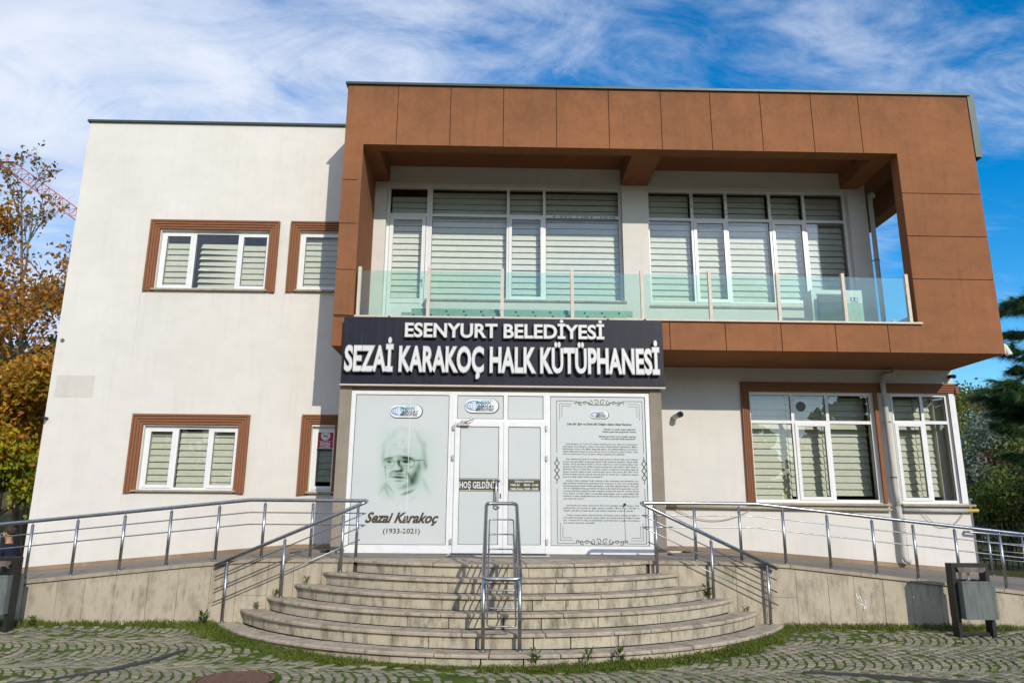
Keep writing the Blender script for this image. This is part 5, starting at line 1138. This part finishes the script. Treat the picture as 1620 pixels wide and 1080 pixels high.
# long-needled pine reaching in from the right
pn = thing('pine_tree', 'dark long needled pine reaching in from the right edge', 'tree', (14.5, 3.0, 0)); rp = random.Random(77)
tr2 = MB(); tr2.tube([(14.5, 3.0, -.1), (14.45, 3.0, 4), (14.55, 3.05, 6.6), (14.5, 3.0, 8.0)], [.22, .17, .09, .02], 8); br = MB(); nd = MB()
def tuft(p, d, L=.27, n=26):
    for _ in range(n):
        v = (d*.75+Vector((rp.gauss(0, .45), rp.gauss(0, .45), rp.gauss(0, .4)-.22))).normalized(); s = v.orthogonal().normalized()*.011; q = p+d*rp.uniform(-.10, .10); l = L*rp.uniform(.7, 1.15); e = q+v*l+Vector((0, 0, -.05))
        nd.add([q-s, q+s, e], [(0, 1, 2)])
def bough(z, az, L, droop):
    p = Vector((14.5, 3.0, z)); d = Vector((cos(az), sin(az), .18)); pts = [p]
    for i in range(7):
        d = (d+Vector((rp.gauss(0, .06), rp.gauss(0, .06), -droop*.12+(.10 if i > 4 else 0)))).normalized(); p = p+d*L/7; pts.append(p)
    br.tube(pts, [.035*(1-i/8)+.006 for i in range(8)], 5, caps=False)
    for i in range(2, 8):
        for sgn in (-1, 1, -1, 1):
            a = pts[i-1].lerp(pts[i], rp.random()); dd = (pts[i]-pts[i-1]).normalized(); side = dd.cross(Vector((0, 0, 1))).normalized()*sgn
            td = (dd*.7+side*rp.uniform(.4, .9)+Vector((0, 0, rp.uniform(-.3, .1)))).normalized(); l = rp.uniform(.25, .6)*(1.3-.1*i); e = a+td*l; br.tube([a, e], [.010, .004], 4, caps=False)
            for k in range(5): tuft(a.lerp(e, .25+.2*k), td)
    tuft(pts[-1], (pts[-1]-pts[-2]).normalized(), .28, 40)
for z, az, L, dr in ((6.9, 3.2, 1.0, .1), (6.3, 3.3, 2.20, .1), (6.0, 3.0, 1.7, .4), (5.2, 3.25, 2.55, .15), (5.0, 2.9, 1.9, .4), (4.6, 3.4, 1.8, .5), (3.7, 3.2, 3.02, -.1), (3.9, 3.5, 2.78, .2), (3.9, 3.0, 2.3, .35), (3.2, 3.1, 2.55, .1), (3.4, 3.4, 2.3, .4), (2.6, 3.25, 2.32, .15), (2.9, 2.8, 1.8, .3), (6.8, 2.5, 1.8, .4), (4.9, 4.2, 2.3, .4), (3.6, 4.1, 2.2, .4)): bough(z, az, L, dr)
for z, az, L, dr in ((4.1, 3.3, 2.7, 0), (3.9, 3.25, 2.9, .05), (4.4, 3.1, 2.3, .2)): bough(z, az, L, dr)
for i in range(22): bough(rp.uniform(2.2, 7.4), rp.uniform(-1.9, 1.9), rp.uniform(1.4, 2.4)*.8, .5)
tr2.build('trunk', M['bark'], pn, smooth=True); br.build('branches', M['bark'], pn); nd.build('needles', M['needles'], pn)

wr = random.Random(9); wdm = MB(); wtr = MB()  # unseen trees, added and filled out low to screen sky glow from window reflections
for i in range(46):
    x = -95+i*4.2+wr.uniform(-1.5, 1.5); y = -50+wr.uniform(-7, 5); h = wr.uniform(8, 12.5); wtr.tube([(x, y, -.1), (x, y, h*.6)], [.25, .12], 5)
    for k in range(520):
        v = Vector((wr.gauss(0, 1), wr.gauss(0, 1), wr.gauss(0, 1))).normalized()*wr.random()**.4; c = Vector((x+v.x*3.6, y+v.y*3.0, h*.50+v.z*h*.50)); a = Vector((wr.gauss(0, 1), wr.gauss(0, 1), wr.gauss(0, 1))).normalized(); b = a.orthogonal().normalized()*.5; a *= .7
        wdm.add([c-a, c+b, c+a, c-b], [(0, 1, 2, 3)])
wdm.mi = [0]*len(wdm.f); nf = len(wdm.f); wdm.cm = 1; b0 = len(wdm.v); wdm.v += wtr.v; wdm.f += [tuple(q+b0 for q in f) for f in wtr.f]; wdm.mi += [1]*len(wtr.f)
wdm.build('wood', [M['leaf_green'], M['bark']], None, kind='stuff')['label'] = 'far-off unseen wood, added across the square behind the viewer'
# ------------------------------------------------------------------ fence, pier, garden wall, crane, person
fc = thing('iron_fence', 'black iron fence with upright bars behind the right ramp', 'fence', (13, 5, .1))
m = MB(); m.box(9.4, 22, 5.28, 5.32, .45, .49); m.box(9.4, 22, 5.28, 5.32, 1.12, 1.16); m.build('fence_rail', M['black'], fc)
x = 9.5
pk = None
while x < 21.9:
    if pk is None: m = MB(); m.box(-.012, .012, -.012, .012, 0, 1.16); m.add([(-.012, -.012, 1.16), (.012, -.012, 1.16), (.012, .012, 1.16), (-.012, .012, 1.16), (0, 0, 1.24)], [(0, 1, 4), (1, 2, 4), (2, 3, 4), (3, 0, 4)]); o = m.build('fence_bar', M['black'], None); o.parent = fc; pk = o
    else: o = pk.copy(); COL.objects.link(o)
    o.location = (x-13, .26, .1); x += .145
pq = thing('gate_pier', 'dark grey square pier behind the right corner of the building', 'pier', (9.55, 1.2, 0)); m = MB(); m.prismz([(9.3, 1.0), (9.62, 1.0), (9.62, 1.3), (9.3, 1.3)], -.1, 1.88); m.build('shaft', M['greypost'], pq); B(9.28, 9.64, .98, 1.32, 1.88, 1.92).build('cap', M['greypost'], pq)
gw = thing('garden_wall', 'beige garden wall on the slope behind the right corner', 'wall', (22, 20.5, 2)); m = MB(); m.box(17, 21.6, 17.9, 18.2, .2, 3.4); m.build('wall', M['gardenwall'], gw); B(16.95, 21.65, 17.85, 18.25, 3.4, 3.5).build('coping', M['concrete'], gw)
cr = thing('tower_crane', 'distant red lattice crane jib above the trees on the left', 'crane', (-60, 90, 42)); a = Vector((-77.4, 90, 53.2)); b = Vector((-52, 90, 35.5)); d = (b-a).normalized(); up = Vector((0, 0, 1)); up = (up-d*up.dot(d)).normalized(); sd_ = d.cross(up)
m = MB(); n = 22; L = (b-a).length
c0 = lambda t: a+d*L*t+sd_*.7; c1 = lambda t: a+d*L*t-sd_*.7; c2 = lambda t: a+d*L*t+up*1.55
m.tube([c0(0), c0(1)], .10, 4); m.tube([c1(0), c1(1)], .10, 4); m.tube([c2(.06), c2(1)], .10, 4)
for i in range(n):
    t = i/n; t2 = (i+1)/n; tm = (t+t2)/2
    for q0, q1 in ((c0(t), c2(tm)), (c2(tm), c0(t2)), (c1(t), c2(tm)), (c2(tm), c1(t2)), (c0(t), c1(t2))): m.tube([q0, q1], .045, 3, caps=False)
m.build('jib', M['crane'], cr); m = MB(); m.box(a.x-.5, a.x+3.0, 89.2, 90.8, a.z-1.7, a.z-1.3)
m = MB(); m.tube([a+up*.3, c2(.06)], .15, 4); m.tube([a, a+d*4], .25, 4); m.build('jib_tip', M['binframe'], cr); m = MB(); p_ = a+d*L*.62-up*.5; m.box(p_.x-1.2, p_.x+.6, 89.3, 90.7, p_.z-1.0, p_.z-.2); m.build('trolley', M['binframe'], cr)
# mast carries the jib down to the ground
m = MB(); mx, mz = b.x, b.z
for dx in (-.8, .8):
    for dy in (-.8, .8): m.tube([(mx+dx, 90+dy, 0), (mx+dx, 90+dy, mz+2)], .12, 4)
for i in range(24):
    z = i*1.5; m.tube([(mx-.8, 89.2, z), (mx+.8, 89.2, z+1.5)], .06, 3, caps=False); m.tube([(mx-.8, 90.8, z+1.5), (mx+.8, 90.8, z)], .06, 3, caps=False)
m.build('mast', M['crane'], cr)

def skin(name, joints, edges, mat, parent, sub=2):
    me = bpy.data.meshes.new(name); og = ORG[parent.name]
    me.from_pydata([(j[0]-og[0], j[1]-og[1], j[2]-og[2]) for j in joints], edges, []); o = bpy.data.objects.new(name+'_src', me); COL.objects.link(o)
    md = o.modifiers.new('s', 'SKIN'); md.use_smooth_shade = True; sb = o.modifiers.new('u', 'SUBSURF'); sb.levels = sub; sb.render_levels = sub
    for v, j in zip(me.skin_vertices[0].data, joints): v.radius = (j[3], j[4] if len(j) > 4 else j[3])
    me.skin_vertices[0].data[0].use_root = True
    bpy.context.view_layer.update(); dg = bpy.context.evaluated_depsgraph_get(); me2 = bpy.data.meshes.new_from_object(o.evaluated_get(dg)); bpy.data.objects.remove(o)
    me2.name = name; me2.materials.clear(); me2.materials.append(mat); n = bpy.data.objects.new(name, me2); link(n, parent, og); return n
PX, PY, PS = -9.22, .75, .34      # seat top
seat = tag(B(-9.8, -8.65, .55, 1.15, -.05, PS).build('stone_bench', M['concrete'], None, org=(0, 0, 0)), 'low concrete bench beside the left corner of the building', 'bench')
pe = thing('person', 'person in a dark navy top sitting with the head turned left beside the building', 'person', (PX, PY, PS))
J = [(PX, PY, PS+.12, .13, .15), (PX-.02, PY, PS+.32, .12, .15), (PX-.04, PY, PS+.50, .13, .17), (PX-.06, PY, PS+.60, .055), (PX-.08, PY, PS+.68, .06), (PX-.095, PY, PS+.76, .085, .075), (PX-.09, PY, PS+.82, .075, .068),
     (PX-.05, PY-.19, PS+.52, .055), (PX-.10, PY-.23, PS+.30, .045), (PX-.30, PY-.16, PS+.22, .035), (PX-.38, PY-.14, PS+.21, .028),
     (PX-.05, PY+.19, PS+.52, .055), (PX-.10, PY+.23, PS+.30, .045), (PX-.30, PY+.16, PS+.22, .035), (PX-.38, PY+.14, PS+.21, .028),
     (PX-.05, PY-.10, PS+.09, .085), (PX-.45, PY-.11, PS+.08, .06), (PX-.47, PY-.11, PS-.26, .042), (PX-.56, PY-.11, PS-.31, .036),
     (PX-.05, PY+.10, PS+.09, .085), (PX-.45, PY+.11, PS+.08, .06), (PX-.47, PY+.11, PS-.26, .042), (PX-.56, PY+.11, PS-.31, .036)]
Ed = [(0, 1), (1, 2), (2, 3), (3, 4), (4, 5), (5, 6), (2, 7), (7, 8), (8, 9), (9, 10), (2, 11), (11, 12), (12, 13), (13, 14), (0, 15), (15, 16), (16, 17), (17, 18), (0, 19), (19, 20), (20, 21), (21, 22)]
skin('body', J, Ed, M['skin'], pe)
grow = lambda ids, e: [(J[i][0], J[i][1], J[i][2], J[i][3]+e, (J[i][4] if len(J[i]) > 4 else J[i][3])+e) for i in ids]
skin('sweater', grow([0, 1, 2, 7, 8, 9, 11, 12, 13], .022)+[(PX-.055, PY, PS+.585, .07, .085)], [(0, 1), (1, 2), (2, 3), (3, 4), (4, 5), (2, 6), (6, 7), (7, 8), (2, 9)], M['navy'], pe)
skin('trousers', grow([0, 15, 16, 17, 19, 20, 21], .018), [(0, 1), (1, 2), (2, 3), (0, 4), (4, 5), (5, 6)], M['jeans'], pe)
m = MB(); hx, hy, hz = PX-.085, PY, PS+.80; m.sphere((hx+.015, hy, hz+.022), .104, 16, 10, (1.02, .86, .92)); m.build('hair', M['hair'], pe, smooth=True)
m = MB(); m.sphere((hx-.095, hy, hz-.035), .022, 8, 6, (1, .7, 1)); m.sphere((hx, hy-.092, hz-.03), .024, 8, 6, (.7, .4, 1.2)); m.sphere((hx, hy+.092, hz-.03), .024, 8, 6, (.7, .4, 1.2)); m.sphere((hx-.06, hy, hz-.04), .062, 12, 8, (.8, .95, 1.25)); m.build('face', M['skin'], pe, smooth=True)
m = MB()
for sy in (-1, 1): m.sphere((hx-.105, hy+sy*.03, hz-.01), .010, 6, 4)
m.build('eyes', M['inkblack'], pe)
m = MB()
for sy in (-1, 1):
    bx_, by_, bz_ = PX-.39, PY+sy*.14, PS+.205; m.sphere((bx_, by_, bz_), .034, 8, 6, (1.3, .8, .5))
    for k in range(4): m.tube([(bx_-.02, by_+(k-1.5)*.015, bz_), (bx_-.07, by_+(k-1.5)*.017, bz_-.01), (bx_-.085-.008*(k in (1, 2)), by_+(k-1.5)*.016, bz_-.035)], [.008, .007, .005], 6)
    m.tube([(bx_, by_-sy*.03, bz_), (bx_-.04, by_-sy*.045, bz_-.01)], [.009, .006], 6)
m.build('hands', M['skin'], pe, smooth=True)
fr2 = thing('garden_handrail', 'small steel handrail beyond the person at the far left', 'railing', (-10.2, 1.8, 0)); m = MB(); m.tube([(-10.9, 1.8, .75), (-10.1, 1.8, 1.08), (-9.85, 1.8, 1.08)], .022, 8); m.build('top_rail', M['steel'], fr2, smooth=True)
for x, z in ((-10.6, .88), (-10.15, 1.05)): post(fr2, x, 1.8, 0, z)
